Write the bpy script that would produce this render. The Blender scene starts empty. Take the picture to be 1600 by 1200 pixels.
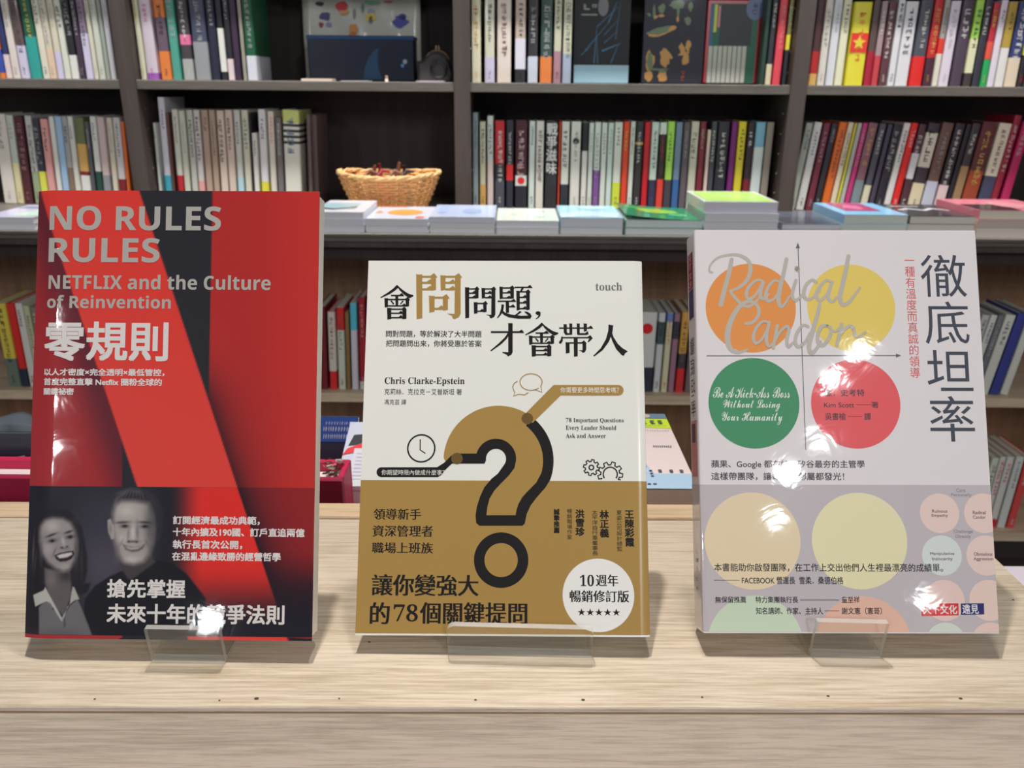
import bpy, bmesh, math, random
import numpy as np
from mathutils import Matrix, Vector
random.seed(7)
SC = bpy.context.scene
COL = SC.collection

# ------------------------------------------------------------------ camera
F_PX, PITCH, ROLL, EYE = 1310.0, math.radians(19.5), 0.0085, 1.2
FW = np.array([0, math.cos(PITCH), -math.sin(PITCH)])
R0 = np.array([1.0, 0, 0]); U0 = np.cross(R0, FW)
CR, SR = math.cos(ROLL), math.sin(ROLL)
RT = CR * R0 + SR * U0; UP = -SR * R0 + CR * U0
EYEP = np.array([0, 0, EYE])
cam = bpy.data.cameras.new('camera'); co = bpy.data.objects.new('camera', cam); COL.objects.link(co)
M = Matrix.Identity(4)
for i in range(3):
    M[i][0] = RT[i]; M[i][1] = UP[i]; M[i][2] = -FW[i]; M[i][3] = EYEP[i]
co.matrix_world = M
cam.sensor_width = 36.0; cam.lens = F_PX / 1600 * 36; cam.clip_start = 0.02
cam.dof.use_dof = True; cam.dof.focus_distance = 0.425; cam.dof.aperture_fstop = 21.0
SC.camera = co

# ------------------------------------------------------------------ world, lamps, exposure
w = bpy.data.worlds.new('world'); SC.world = w; w.use_nodes = True
w.node_tree.nodes['Background'].inputs[0].default_value = (0.93, 0.95, 1.0, 1)
w.node_tree.nodes['Background'].inputs[1].default_value = 0.17
SC.view_settings.view_transform = 'Standard'; SC.view_settings.look = 'None'
SC.view_settings.gamma = 1.0; SC.view_settings.use_curve_mapping = False
SC.view_settings.exposure = -0.09

def lamp(loc, target, power, size=0.08, color=(1, 0.97, 0.92), spread=180):
    l = bpy.data.lights.new('shop_lamp', 'AREA'); l.shape = 'DISK'; l.size = size; l.energy = power; l.color = color
    l.spread = math.radians(spread)
    o = bpy.data.objects.new('shop_lamp', l); COL.objects.link(o); o.location = loc
    o.rotation_euler = (Vector(target) - Vector(loc)).to_track_quat('-Z', 'Y').to_euler()
    return o
# track behind the photographer, to the right (its lamps glint in the right-hand book)
for x, y in ((1.52, -2.24), (1.47, -2.46), (1.61, -3.07), (1.54, -3.43), (1.65, -4.10), (3.24, -5.62)):
    lamp((x, y, 2.9), (0.1, 0.4, 1.0), 8.8, 0.06, (0.97, 0.98, 1.0))
# track to the left
for x, y, pw, sz in ((-2.45, -2.9, 4, 0.05), (-3.0, -4.0, 7, 0.06), (-3.4, -4.8, 8.5, 0.08), (-3.75, -5.3, 7, 0.07)):
    lamp((x, y, 2.9), (-0.1, 0.4, 1.0), pw, sz, (0.98, 0.98, 1.0))
lamp((-3.4, -8.4, 2.22), (-0.16, 0.36, 0.95), 11, 0.24, (0.85, 0.92, 1.0))  # wall-height lamp off the track, added for the glint low on the red book
# lamps above the display ledge and the shelves
lamp((-0.12, 0.78, 2.85), (-0.05, 0.36, 0.9), 3.0, 0.05, (1, 0.95, 0.88), 60)
lamp((0.10, 0.92, 2.85), (0.10, 0.36, 0.9), 1.4, 0.12, (1, 0.95, 0.88), 60)
for x in (-1.5, -0.75, 0.0, 0.75, 1.5):
    lamp((x, 1.98, 2.85), (x, 2.2, 1.0), 6.0, 0.12, (1, 0.98, 0.96), 70)

# ------------------------------------------------------------------ helpers
def ray(px, py):
    return FW * F_PX + RT * (px - 800) + UP * (600 - py)
def on_y(px, py, y):
    d = ray(px, py); return EYEP + d * (y / d[1])
def on_z(px, py, z):
    d = ray(px, py); return EYEP + d * ((z - EYE) / d[2])
def lin(c):
    return tuple(((v / 255) / 12.92 if v / 255 <= 0.04045 else ((v / 255 + 0.055) / 1.055) ** 2.4) for v in c)
KF, KB = 0.70, 0.62      # how brightly the front books / the upper shelves / the lower shelves are lit
def alb(c, k):
    L = [v / k for v in lin(c)]; q = min(1.0, 0.92 / max(max(L), 1e-6))
    return tuple(v * q for v in L)
MATS = {}
def mat(c, k=KF, rough=0.5, coat=0.0, bump=0.0, bscale=60.0, metal=0.0, name=None, coatr=0.06):
    key = (tuple(c), k, rough, coat, bump, bscale, metal, coatr)
    if key in MATS: return MATS[key]
    m = bpy.data.materials.new(name or 'paint'); m.use_nodes = True
    nt = m.node_tree; b = nt.nodes['Principled BSDF']
    b.inputs['Base Color'].default_value = (*alb(c, k), 1)
    b.inputs['Roughness'].default_value = rough; b.inputs['Metallic'].default_value = metal
    b.inputs['Coat Weight'].default_value = coat; b.inputs['Coat Roughness'].default_value = coatr
    if bump > 0: film_bump(nt, b, bump, bscale)
    MATS[key] = m
    return m
def film_bump(nt, b, strength, scale):
    tc = nt.nodes.new('ShaderNodeTexCoord')
    n1 = nt.nodes.new('ShaderNodeTexNoise'); n1.inputs['Scale'].default_value = scale; n1.inputs['Detail'].default_value = 3
    n1.inputs['Distortion'].default_value = 1.2
    bp = nt.nodes.new('ShaderNodeBump'); bp.inputs['Strength'].default_value = strength; bp.inputs['Distance'].default_value = 0.001
    nt.links.new(tc.outputs['Object'], n1.inputs['Vector']); nt.links.new(n1.outputs[0], bp.inputs['Height'])
    nt.links.new(bp.outputs[0], b.inputs['Coat Normal'])

def obj(name, verts, faces, m, parent=None, smooth=False, mats=None, fm=None):
    me = bpy.data.meshes.new(name); me.from_pydata([tuple(v) for v in verts], [], faces); me.update()
    for q in (mats or [m]): me.materials.append(q)
    if fm:
        for p, i in zip(me.polygons, fm): p.material_index = i
    if smooth:
        for p in me.polygons: p.use_smooth = True
    o = bpy.data.objects.new(name, me); COL.objects.link(o)
    if parent: o.parent = parent
    return o
def thing(name, label, cat, loc=(0, 0, 0), rot=None, group=None, matrix=None):
    o = bpy.data.objects.new(name, None); COL.objects.link(o); o.empty_display_size = 0.02
    if matrix is not None: o.matrix_world = matrix
    else:
        o.location = loc
        if rot: o.rotation_euler = rot
    o['label'] = label; o['category'] = cat
    if group: o['group'] = group
    return o
class MB:
    def __init__(s): s.v = []; s.f = []; s.m = []
    def box(s, a, b, mi=0, T=None):
        n = len(s.v)
        for z in (a[2], b[2]):
            for x, y in ((a[0], a[1]), (b[0], a[1]), (b[0], b[1]), (a[0], b[1])):
                s.v.append(T @ Vector((x, y, z)) if T else (x, y, z))
        for q in ((3, 2, 1, 0), (4, 5, 6, 7), (0, 1, 5, 4), (1, 2, 6, 5), (2, 3, 7, 6), (3, 0, 4, 7)):
            s.f.append([n + i for i in q]); s.m.append(mi)
        return s
    def bbox(s, a, b, r, mi=0):            # box with chamfered edges along all vertical and horizontal rims
        n = len(s.v); zs = ((a[2], r), (a[2] + r, 0), (b[2] - r, 0), (b[2], r))
        for z, e in zs:
            x0, x1, y0, y1 = a[0] + e, b[0] - e, a[1] + e, b[1] - e
            c = r * 0.6
            for x, y in ((x0 + c, y0), (x1 - c, y0), (x1, y0 + c), (x1, y1 - c), (x1 - c, y1), (x0 + c, y1), (x0, y1 - c), (x0, y0 + c)):
                s.v.append((x, y, z))
        s.f.append([n + i for i in range(7, -1, -1)]); s.m.append(mi)
        for k in range(3):
            for i in range(8):
                j = (i + 1) % 8; s.f.append([n + k * 8 + i, n + k * 8 + j, n + k * 8 + 8 + j, n + k * 8 + 8 + i]); s.m.append(mi)
        s.f.append([n + 24 + i for i in range(8)]); s.m.append(mi)
        return s
    def tube(s, pts, r, n=8, mi=0, closed=False):
        pts = [Vector(p) for p in pts]; N = len(pts); base = len(s.v); up = Vector((0, 0, 1))
        for i, p in enumerate(pts):
            t = (pts[(i + 1) % N] - pts[i - 1]) if closed else (pts[min(i + 1, N - 1)] - pts[max(i - 1, 0)])
            t.normalize(); a = t.cross(up)
            if a.length < 1e-3: a = t.cross(Vector((1, 0, 0)))
            a.normalize(); b = t.cross(a); rr = r[i] if isinstance(r, (list, tuple)) else r
            for k in range(n):
                an = 2 * math.pi * k / n; s.v.append(p + (a * math.cos(an) + b * math.sin(an)) * rr)
        for i in range(N if closed else N - 1):
            j = (i + 1) % N
            for k in range(n):
                l = (k + 1) % n; s.f.append([base + i * n + k, base + i * n + l, base + j * n + l, base + j * n + k]); s.m.append(mi)
        if not closed:
            s.f.append([base + k for k in range(n)]); s.f.append([base + (N - 1) * n + k for k in range(n - 1, -1, -1)]); s.m += [mi, mi]
        return s
    def poly(s, pts, mi=0):
        n = len(s.v); s.v += [tuple(p) for p in pts]; s.f.append(list(range(n, n + len(pts)))); s.m.append(mi); return s
    def build(s, name, m, parent=None, smooth=False, mats=None):
        return obj(name, s.v, s.f, m, parent, smooth, mats, s.m if mats else None)

# wood with long grain along x
def wood(name, c1, c2, k, scale=1.0, rough=0.45, axis='x', fine=0.5, knots=False):
    m = bpy.data.materials.new(name); m.use_nodes = True; nt = m.node_tree; b = nt.nodes['Principled BSDF']; L = nt.links.new
    tc = nt.nodes.new('ShaderNodeTexCoord'); mp = nt.nodes.new('ShaderNodeMapping')
    sc = {'x': (.6, 14, 14), 'z': (14, 14, .6), 'y': (14, .6, 14)}[axis]
    mp.inputs['Scale'].default_value = tuple(v * scale for v in sc); L(tc.outputs['Object'], mp.inputs[0])
    n1 = nt.nodes.new('ShaderNodeTexNoise'); n1.inputs['Scale'].default_value = 1.6; n1.inputs['Detail'].default_value = 4; n1.inputs['Distortion'].default_value = 0.6
    n2 = nt.nodes.new('ShaderNodeTexNoise'); n2.inputs['Scale'].default_value = 24; n2.inputs['Detail'].default_value = 6; n2.inputs['Roughness'].default_value = 0.7; n2.inputs['Distortion'].default_value = 0.1
    L(mp.outputs[0], n1.inputs['Vector']); L(mp.outputs[0], n2.inputs['Vector'])
    mx = nt.nodes.new('ShaderNodeMath'); mx.operation = 'MULTIPLY_ADD'; mx.inputs[1].default_value = fine; m0 = nt.nodes.new('ShaderNodeMath'); m0.operation = 'MULTIPLY'; m0.inputs[1].default_value = .35; L(n1.outputs[0], m0.inputs[0]); L(n2.outputs[0], mx.inputs[0]); L(m0.outputs[0], mx.inputs[2])
    cr = nt.nodes.new('ShaderNodeValToRGB'); cr.color_ramp.elements[0].position = 0.175 + .5 * fine - .04 - .13 * fine; cr.color_ramp.elements[1].position = 0.175 + .5 * fine + .03 + .06 * fine
    cr.color_ramp.elements[0].color = (*alb(c2, k), 1); cr.color_ramp.elements[1].color = (*alb(c1, k), 1)
    L(mx.outputs[0], cr.inputs[0]); L(cr.outputs[0], b.inputs['Base Color']); b.inputs['Roughness'].default_value = rough
    bp = nt.nodes.new('ShaderNodeBump'); bp.inputs['Strength'].default_value = 0.12; bp.inputs['Distance'].default_value = 0.001
    L(n2.outputs[0], bp.inputs['Height']); L(bp.outputs[0], b.inputs['Normal'])
    return m

# ------------------------------------------------------------------ the setting
fl = MB().box((-4, -3, -0.05), (4, 3.2, 0)).build('floor', wood('floor_wood', (70, 58, 50), (50, 42, 38), KB, 0.5)); fl['kind'] = 'structure'
wl = MB().box((-4, 2.80, 0), (4, 2.9, 2.95)).build('wall_back', mat((190, 185, 178), KB, 0.8)); wl['kind'] = 'structure'

# ------------------------------------------------------------------ pale wooden display platform and the white table under it
TOPZ = 0.925
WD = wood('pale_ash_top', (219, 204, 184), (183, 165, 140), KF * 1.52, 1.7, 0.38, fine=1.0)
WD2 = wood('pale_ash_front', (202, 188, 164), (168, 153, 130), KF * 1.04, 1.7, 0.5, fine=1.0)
plat = thing('display_platform', 'pale ash wood display platform carrying the three upright books on acrylic stands', 'display stand', (0, 0.3206, 0.802), rot=(0, 0, 0.0093))
XR = 0.3045
MB().bbox((-0.95, 0.0, 0.1200), (XR, 0.182, 0.123), 0.0005).build('top_board', WD, plat)
MB().bbox((-0.95, 0.1835, 0.100), (XR, 0.2045, 0.1235), 0.0010).build('back_strip', wood('pale_ash_strip', (196, 172, 142), (150, 126, 98), KF * 1.14, 1.0, 0.5), plat)
MB().bbox((-0.95, 0.0008, 0.0), (XR, 0.016, 0.1197), 0.0004).build('front_board', WD2, plat)
MB().box((-0.95, -.0001, .11945), (XR, .0008, .1202)).build('edge_chipping', mat((150, 122, 88), KF * 1.2, .7), plat)
MB().bbox((XR - 0.016, 0.0165, 0.0), (XR - .0005, 0.18, 0.1197), 0.0004).build('side_board', WD2, plat)
# small dark worm holes and chips in the veneer
kn = MB()
for px, py, r in ((401, 1091, 1.8), (343, 1094, .8), (148, 1092, .8), (530, 1091, .8), (743, 1093, 1), (911, 1093, 1.4), (1097, 1089, .9), (1294, 1087, 1.1), (1501, 1091, 1.3),
                  (1583, 937, 1), (577, 1003, 1.2)):
    p = on_z(px, py, TOPZ + .0003); rr = r * .00045
    kn.poly([(p[0] + rr * 1.6 * math.cos(a) * random.uniform(.7, 1.2), p[1] + rr * math.sin(a), p[2]) for a in [i * math.pi / 4 for i in range(8)]])
for px, py, r in ((468, 1128, 2.4), (211, 1130, 1), (398, 1129, 1), (354, 1163, .9), (630, 1131, 1), (10, 1129, 1), (845, 1131, 1.1), (1036, 1131, 1.2), (1050, 1118, .9), (1055, 1119, .8), (1243, 1131, 1),
                  (1417, 1126, 1.2), (1560, 1135, .9), (795, 1132, .9), (699, 1118, .7)):
    d = on_y(px, py, 0.3206); y = 0.3206 + (d[0]) * .0093; p = on_y(px, py, y + .00105); rr = r * .00045
    kn.poly([(p[0] + rr * 1.8 * math.cos(a) * random.uniform(.7, 1.2), p[1], p[2] + rr * math.sin(a)) for a in [i * math.pi / 4 for i in range(8)]])
kn.v = [plat.matrix_basis.inverted() @ Vector(v) if False else Vector(v) for v in kn.v]
Mi = (Matrix.Translation((0, 0.3206, 0.802)) @ Matrix.Rotation(0.0093, 4, 'Z')).inverted()
kn.v = [Mi @ v for v in kn.v]
ko = kn.build('knot_holes', mat((70, 52, 40), KF, 0.8), plat); ko['kind'] = 'stuff'

tb = thing('white_table', 'low white table underneath the pale wooden platform, its corner showing at right', 'table', (0, 0, 0))
MB().bbox((-1.3, 0.10, 0.775), (1.15, 0.655, 0.80), 0.002).build('tabletop', mat((232, 222, 232), KF, 0.4), tb)
for x in (-1.24, 1.05):
    for y in (0.13, 0.58):
        MB().box((x, y, 0), (x + .05, y + .05, 0.775)).build('leg', mat((220, 215, 220), KF, 0.4), tb)

# ------------------------------------------------------------------ bookcase
DK = wood('dark_wood_upright', (70, 61, 57), (56, 48, 45), KB, 0.8, 0.5, 'z', 0.3)
DKX = wood('dark_wood_shelf', (94, 89, 82), (74, 69, 62), KB, 0.8, 0.5, 'x', 0.4)
DKP = wood('dark_wood_panel', (50, 39, 37), (38, 30, 29), KB, 0.8, 0.6, 'z', 0.3)
PL = wood('pale_shelf_edge', (190, 172, 148), (160, 142, 118), 0.55, 0.8, 0.5, 'x', 0.3)
LB = wood('brown_lower_panel', (134, 104, 80), (104, 78, 58), 0.6, 0.8, 0.6, 'z', 0.3)
bc = thing('bookcase', 'tall dark wooden bookcase with four rows of books and a projecting ledge', 'bookcase', (0, 2.33, 0))
oy = 2.33
def bpart(name, a, b, m):
    return MB().bbox((a[0], a[1] - oy, a[2]), (b[0], b[1] - oy, b[2]), 0.0012).build(name, m, bc)
DIV = [(-1.916, -1.873), (-1.036, -0.993), (-0.159, -0.116), (0.723, 0.766), (1.606, 1.649)]
LEDZ = 0.8805
for a, b in DIV:
    bpart('upright', (a, 2.33, LEDZ), (b, 2.62, 2.10), DK)
    bpart('lower_upright', (a, 1.985, 0.068), (b, 2.62, 0.846), LB)
for i in range(4):
    x0, x1 = DIV[i][1], DIV[i + 1][0]
    bpart('shelf_board', (x0, 2.334, 1.187), (x1, 2.62, 1.2105), DKX)
    bpart('shelf_board', (x0, 2.334, 1.472), (x1, 2.62, 1.496), DKX)
    bpart('shelf_board', (x0, 2.334, 1.80), (x1, 2.62, 1.824), DKX)
    bpart('lower_shelf_board', (x0, 1.965, 0.452), (x1, 2.62, 0.476), PL)
    bpart('lower_shelf_board', (x0, 1.965, 0.072), (x1, 2.62, 0.098), PL)
bpart('back_panel', (DIV[0][0], 2.62, 0.068), (DIV[-1][1], 2.632, 2.124), DKP)
bpart('lower_back_panel', (DIV[0][0], 2.30, 0.098), (DIV[-1][1], 2.312, 0.846), LB)
bpart('cornice', (DIV[0][0] - .02, 2.31, 2.10), (DIV[-1][1] + .02, 2.64, 2.16), DK)
bpart('display_ledge', (DIV[0][0] - .02, 1.926, 0.872), (DIV[-1][1] + .02, 2.62, LEDZ), DKX)
bpart('ledge_layer', (DIV[0][0] - .02, 1.930, 0.861), (DIV[-1][1] + .02, 2.62, 0.8715), DKX)
bpart('ledge_layer', (DIV[0][0] - .02, 1.927, 0.848), (DIV[-1][1] + .02, 2.62, 0.8605), DK)
bpart('fascia', (DIV[0][0], 1.955, 0.815), (DIV[-1][1], 1.975, 0.8475), DKP)
bpart('plinth', (DIV[0][0], 2.0, 0.0), (DIV[-1][1], 2.6, 0.068), mat((48, 42, 40), KB, 0.7))
pn = mat((235, 235, 230), KB, 0.3)
for (a, b), side in ((DIV[3], -1), (DIV[2], 1), (DIV[1], 1)):      # shelf pin holes
    hm = MB()
    for k in range(14):
        z = 0.93 + k * 0.052
        if abs(z - 1.2) < .03: continue
        x = a if side < 0 else b
        hm.tube([(x + side * .0004, 2.37 - oy, z), (x + side * .0016, 2.37 - oy, z)], 0.0022, 6)
    hm.build('pin_holes', pn if side < 0 else mat((120, 115, 110), KB, .5), bc)['kind'] = 'stuff'

# ------------------------------------------------------------------ shelf books
CN = [((200, 200, 192), 'white'), ((190, 182, 160), 'cream'), ((150, 150, 145), 'grey'), ((90, 90, 92), 'dark grey'), ((30, 30, 34), 'black'), ((180, 30, 36), 'red'), ((100, 25, 30), 'dark red'),
      ((75, 35, 38), 'maroon'), ((225, 130, 60), 'orange'), ((215, 205, 60), 'yellow'), ((190, 150, 80), 'mustard'), ((150, 195, 80), 'lime green'), ((30, 90, 60), 'dark green'), ((40, 140, 130), 'teal'),
      ((40, 50, 95), 'navy'), ((110, 135, 155), 'slate blue'), ((140, 175, 205), 'light blue'), ((190, 180, 205), 'lavender'), ((110, 50, 110), 'purple'), ((200, 50, 100), 'magenta'), ((205, 150, 145), 'pink'),
      ((150, 130, 118), 'taupe'), ((95, 70, 62), 'brown'), ((180, 205, 195), 'mint'), ((90, 100, 60), 'olive'), ((150, 105, 110), 'mauve')]
def cname(c): return min(CN, key=lambda q: sum((a - b) ** 2 for a, b in zip(q[0], c)))[1]
ORD = ['first', 'second', 'third', 'fourth', 'fifth', 'sixth', 'seventh', 'eighth', 'ninth', 'tenth', 'eleventh', 'twelfth', 'thirteenth', 'fourteenth', 'fifteenth', 'sixteenth', 'seventeenth', 'eighteenth',
       'nineteenth', 'twentieth', 'twenty-first', 'twenty-second', 'twenty-third', 'twenty-fourth', 'twenty-fifth', 'twenty-sixth', 'twenty-seventh', 'twenty-eighth', 'twenty-ninth', 'thirtieth', 'thirty-first',
       'thirty-second', 'thirty-third', 'thirty-fourth', 'thirty-fifth', 'thirty-sixth', 'thirty-seventh', 'thirty-eighth', 'thirty-ninth', 'fortieth']
W_ = (203, 203, 196); Cc = (190, 184, 164); LV = (190, 184, 205); G_ = (150, 152, 148); DG = (78, 78, 82); BK = (34, 33, 38); RD = (190, 34, 40); DR = (112, 26, 34); MR = (70, 34, 40); OR = (225, 128, 62)
YL = (214, 204, 66); MU = (190, 150, 84); LG = (150, 196, 78); GN = (28, 84, 62); TL = (44, 142, 134); NV = (42, 48, 92); SB = (104, 124, 146); LBl = (142, 176, 208); PU = (110, 48, 108); MG = (190, 44, 104)
PK = (208, 150, 146); TP = (150, 130, 116); BR = (92, 68, 60); MN = (186, 206, 198); OL = (96, 102, 66); MV = (120, 92, 98)
def glyphmarks(x0, x1, z1, z0, y, n, rng):
    """illegible printed marks standing in for a blurred spine title"""
    mb = MB(); cw = (x1 - x0); ch = (z1 - z0) / n
    for k in range(n):
        cz = z1 - ch * (k + .5); s = min(cw, ch) * .46; cx = (x0 + x1) / 2; t = s * .13
        for j in range(rng.choice((2, 3, 3))):
            zz = cz - s + 2 * s * rng.random(); a = s * rng.uniform(.5, 1)
            mb.poly([(cx - a, y, zz - t), (cx + a, y, zz - t), (cx + a, y, zz + t), (cx - a, y, zz + t)])
        for j in range(rng.choice((1, 2))):
            xx = cx - s + 2 * s * rng.random(); a = s * rng.uniform(.5, 1)
            mb.poly([(xx - t, y, cz - a), (xx + t, y, cz - a), (xx + t, y, cz + a), (xx - t, y, cz + a)])
    return mb
EM = 1.0      # height of one CJK character cell at text size 1
def glyph_print(s, m, parent, to3d, box, name='lettering', bold=(0, 0), vertical=False):
    """text as flat print; box = ink bounds in the target frame of to3d(u01, v01) (u right, v down)"""
    V = []; F = []
    for ci, ch in enumerate(s if vertical else [s]):
        c = bpy.data.curves.new('t', 'FONT'); c.body = ch; c.size = 1; c.resolution_u = 3
        o = bpy.data.objects.new('t', c); COL.objects.link(o)
        me = bpy.data.meshes.new_from_object(o); bpy.data.objects.remove(o); bpy.data.curves.remove(c)
        n = len(V); V += [(v.co[0], v.co[1] - ci * 1.0 * EM, 0) for v in me.vertices]; F += [[n + k for k in p.vertices] for p in me.polygons]; bpy.data.meshes.remove(me)
    V = np.array(V); mn = V.min(0); mx = V.max(0)
    if mx[0] - mn[0] < 1e-4: mx[0] += 1
    base = [((v[0] - mn[0]) / (mx[0] - mn[0]), 1 - (v[1] - mn[1]) / max(1e-4, mx[1] - mn[1])) for v in V]
    x0, y0, x1, y1 = box
    bx, by = bold
    sh = [(0, 0)]
    if bx and by: sh = [(-bx, -by), (bx, -by), (-bx, by), (bx, by), (0, 0)]
    elif bx: sh = [(-bx, 0), (bx, 0), (0, 0)]
    elif by: sh = [(0, -by), (0, by)]
    VV = []; FF = []
    for i, (dx, dy) in enumerate(sh):
        n = len(VV)
        VV += [to3d(x0 + bx + u * (x1 - x0 - 2 * bx) + dx, y0 + by + v * (y1 - y0 - 2 * by) + dy, i * 2e-6) for u, v in base]
        FF += [[n + k for k in f] for f in F]
    return obj(name, VV, FF, m, parent)
def glyph_column(r, s, x0, x1, z0, z1, y, col, k):
    glyph_print(s, mat(col, k, .5), r, lambda u, v, e: (u, y - e, -v), (x0, -z1, x1, -z0), 'title_lettering', (.0006, .0005), True)
def spine_book(label, group, X0, X1, z0, h, Y, cols, bands, tcol, k, lean=0.0, depth=0.15, title=None, cat='book', extra=None):
    """upright book, spine towards -y. bands: (z_lo, z_hi, colour) heights above base; tcol None: no marks"""
    t = X1 - X0; rng = random.Random(hash((round(X0, 4), round(Y, 3))) & 0xffff)
    r = thing('book', label, cat, (X0, Y, z0 + (t * math.sin(lean) if lean else 0)), group=group, rot=(0, lean, 0) if lean else None)
    cm = mat(cols, k, 0.42, 0.25); e = .0004; c = .0016
    mb = MB()
    # spine with softly rounded corners, then two boards
    prof = [(e, depth), (e, .003), (e + t * .06, .0008), (t * .3, 0), (t * .7, 0), (t - e - t * .06, .0008), (t - e, .003), (t - e, depth)]
    inn = [(t - e - c, depth), (t - e - c, .004), (e + c, .004), (e + c, depth)]
    P = prof + inn; n = len(P)
    for z in (0.0005, h):
        mb.v += [(x, y, z) for x, y in P]
    for i in range(n):
        j = (i + 1) % n; mb.f.append([i, j, n + j, n + i]); mb.m.append(0)
    for b in (0, n):
        fs = [[0, 1, 10, 11], [1, 2, 3, 4, 5, 6, 9, 10], [6, 7, 8, 9]]
        for q in fs: mb.f.append([b + i for i in (q if b else q[::-1])]); mb.m.append(0)
    cov = mb.build('cover', cm, r)
    MB().box((e + c, .0045, .003), (t - e - c, depth - .002, h - .003)).build('pages', mat((206, 200, 184), k, 0.8), r)
    for lo, hi, bc_ in bands:
        lo = max(lo, .0008); hi = min(hi, h - .0005)
        if hi - lo < .003: continue
        q = .0004; m2 = MB(); PP = [(e - q, depth * .9), (e - q, .0028), (e + t * .05, .0008 - q), (t * .3, -q), (t * .7, -q), (t - e - t * .05, .0008 - q), (t - e + q, .0028), (t - e + q, depth * .9)]
        for z in (lo, hi): m2.v += [(x, y, z) for x, y in PP]
        for i in range(7): m2.f.append([i, i + 1, 9 + i, 8 + i]); m2.m.append(0)
        m2.build('paper_band', mat(bc_, k, 0.45, 0.2), r)
    if tcol is not None and t > .006:
        top = h * rng.uniform(.88, .95); wf = rng.uniform(.34, .62); n = rng.randint(4, 11); bot = max(h * .3, top - n * t * wf * 1.15); xo = t * rng.uniform(.46, .54)
        glyphmarks(xo - t * wf / 2, xo + t * wf / 2, top, bot, -.0007, n, rng).build('title_print', mat(tcol, k, .5), cov)
        if rng.random() < .6: glyphmarks(t * .3, t * .7, h * .14, h * .05, -.0007, 3, rng).build('imprint', mat(tcol, k, .5), cov)
    if extra: extra(r, t, h)
    return r

def star_extra(r, t, h):
    q = r['zof']
def row(rows, place, group, Y, ref, z0, k, lean=0.0, hfix=None, depth=0.15, step=None):
    """rows: (xL, xR, ytop|None, colour, [(ytop,ybot,colour)], titlecolour[, opts])"""
    prev = None; idx = 0
    for it in rows:
        xl, xr, yt, c, bands, tc = it[:6]; op = it[6] if len(it) > 6 else {}
        idx += 1
        yr = ref if ref is not None else (yt + 2)
        a = on_y(xl, yr, Y); b = on_y(xr, yr, Y)
        h = (on_y((xl + xr) / 2, yt, Y)[2] - z0) if yt is not None else op.get('h', random.uniform(.203, .217))
        ln = op.get('lean', lean)
        hr = a[2] - z0
        X0 = a[0] - hr * math.tan(ln); X1 = b[0] - hr * math.tan(ln)
        g = (X1 - X0) * .03; X0 += g; X1 -= g
        sh_ = h * math.tan(abs(ln)) if yt is not None and yt > 150 else 0
        for da, db in DIV:
            if X0 < db + .003 and X1 > da - .003:
                if (X0 + X1) / 2 > (da + db) / 2: X1 = max(X1, db + .010); X0 = db + .003
                else: X0 = min(X0, da - .010); X1 = da - .003
        if prev is not None and X0 < prev: X0 = prev + .0003
        prev = X1
        if X1 - X0 < .003: X1 = X0 + .003; prev = X1
        bz = []
        for y1, y2, bcol in bands:
            zt = on_y(xl, y1, Y)[2] - z0; zb = (on_y(xl, y2, Y)[2] - z0) if y2 is not None else 0
            bz.append((max(zb, 0), zt, bcol))
        thick = 'thick ' if (X1 - X0) > .034 else ('thin ' if (X1 - X0) < .0165 else '')
        desc = op.get('d') or (thick + cname(c) + (' and ' + cname(bands[-1][2]) if bands and cname(bands[-1][2]) != cname(c) else '') + ' book')
        lab = '%s, %s from left, %s' % (desc, ORD[idx - 1], place); assert len(lab.split()) <= 16, lab
        spine_book(lab, group, X0, X1, z0, h, Y + op.get('dy', 0), c, bz, tc, k, ln, depth, extra=op.get('x'))

Y1 = 2.365; Z1 = 1.2108
row([(-12, -1, None, G_, [], BK),
     (0, 9, None, OR, [(77, 113, (50, 70, 150))], None), (10, 19, None, NV, [(85, None, (205, 190, 190))], G_), (20, 32, None, (196, 188, 180), [], G_), (33, 47, None, (92, 72, 72), [(71, None, LV)], DG),
     (48, 66, None, GN, [(57, None, TL)], (205, 190, 90)), (67, 78, None, (196, 192, 176), [], DG), (78, 89, None, (188, 182, 166), [(76, None, (210, 186, 158))], G_), (90, 100, None, Cc, [(80, None, LV)], G_),
     (101, 111, None, (192, 194, 182), [], DG), (112, 124, None, BK, [(86, None, W_)], G_), (125, 134, None, (60, 46, 62), [], G_), (135, 146, None, (128, 110, 130), [(52, None, LV)], DG),
     (147, 154, None, (190, 186, 170), [], G_), (155, 165, None, (180, 184, 172), [], G_), (166, 172, None, (140, 146, 136), [], None), (173, 182, None, (176, 174, 178), [], G_)],
    'top row, far left bay', 'books on the top row, far left bay', Y1, 120, Z1, KB)
row([(215, 229, None, (206, 204, 180), [(200, 36, None)] if False else [], YL), (230, 248, None, (208, 196, 206), [(114, None, (150, 90, 170))], MG), (252, 269, None, (92, 76, 88), [(-10, 27, OR), (80, None, OR)], BK),
     (270, 284, None, (70, 140, 124), [], G_), (287, 304, None, (62, 56, 60), [(92, None, G_), (54, 70, (215, 110, 150))], W_), (306, 330, None, (62, 66, 86), [(65, None, (132, 134, 136))], G_),
     (331, 345, None, (32, 34, 52), [], G_), (346, 356, None, BK, [(44, 112, W_)], None), (357, 367, None, BK, [(92, None, (214, 196, 196))], G_), (367, 378, None, (52, 36, 56), [], None),
     (380, 386, None, (140, 136, 124), [], None), (387, 403, None, (24, 78, 52), [(87, None, (204, 206, 214))], G_, {'h': .24, 'd': 'tall dark green glossy hardback'})],
    'top row, second bay', 'books on the top row, second bay', Y1, 120, Z1, KB)
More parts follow.
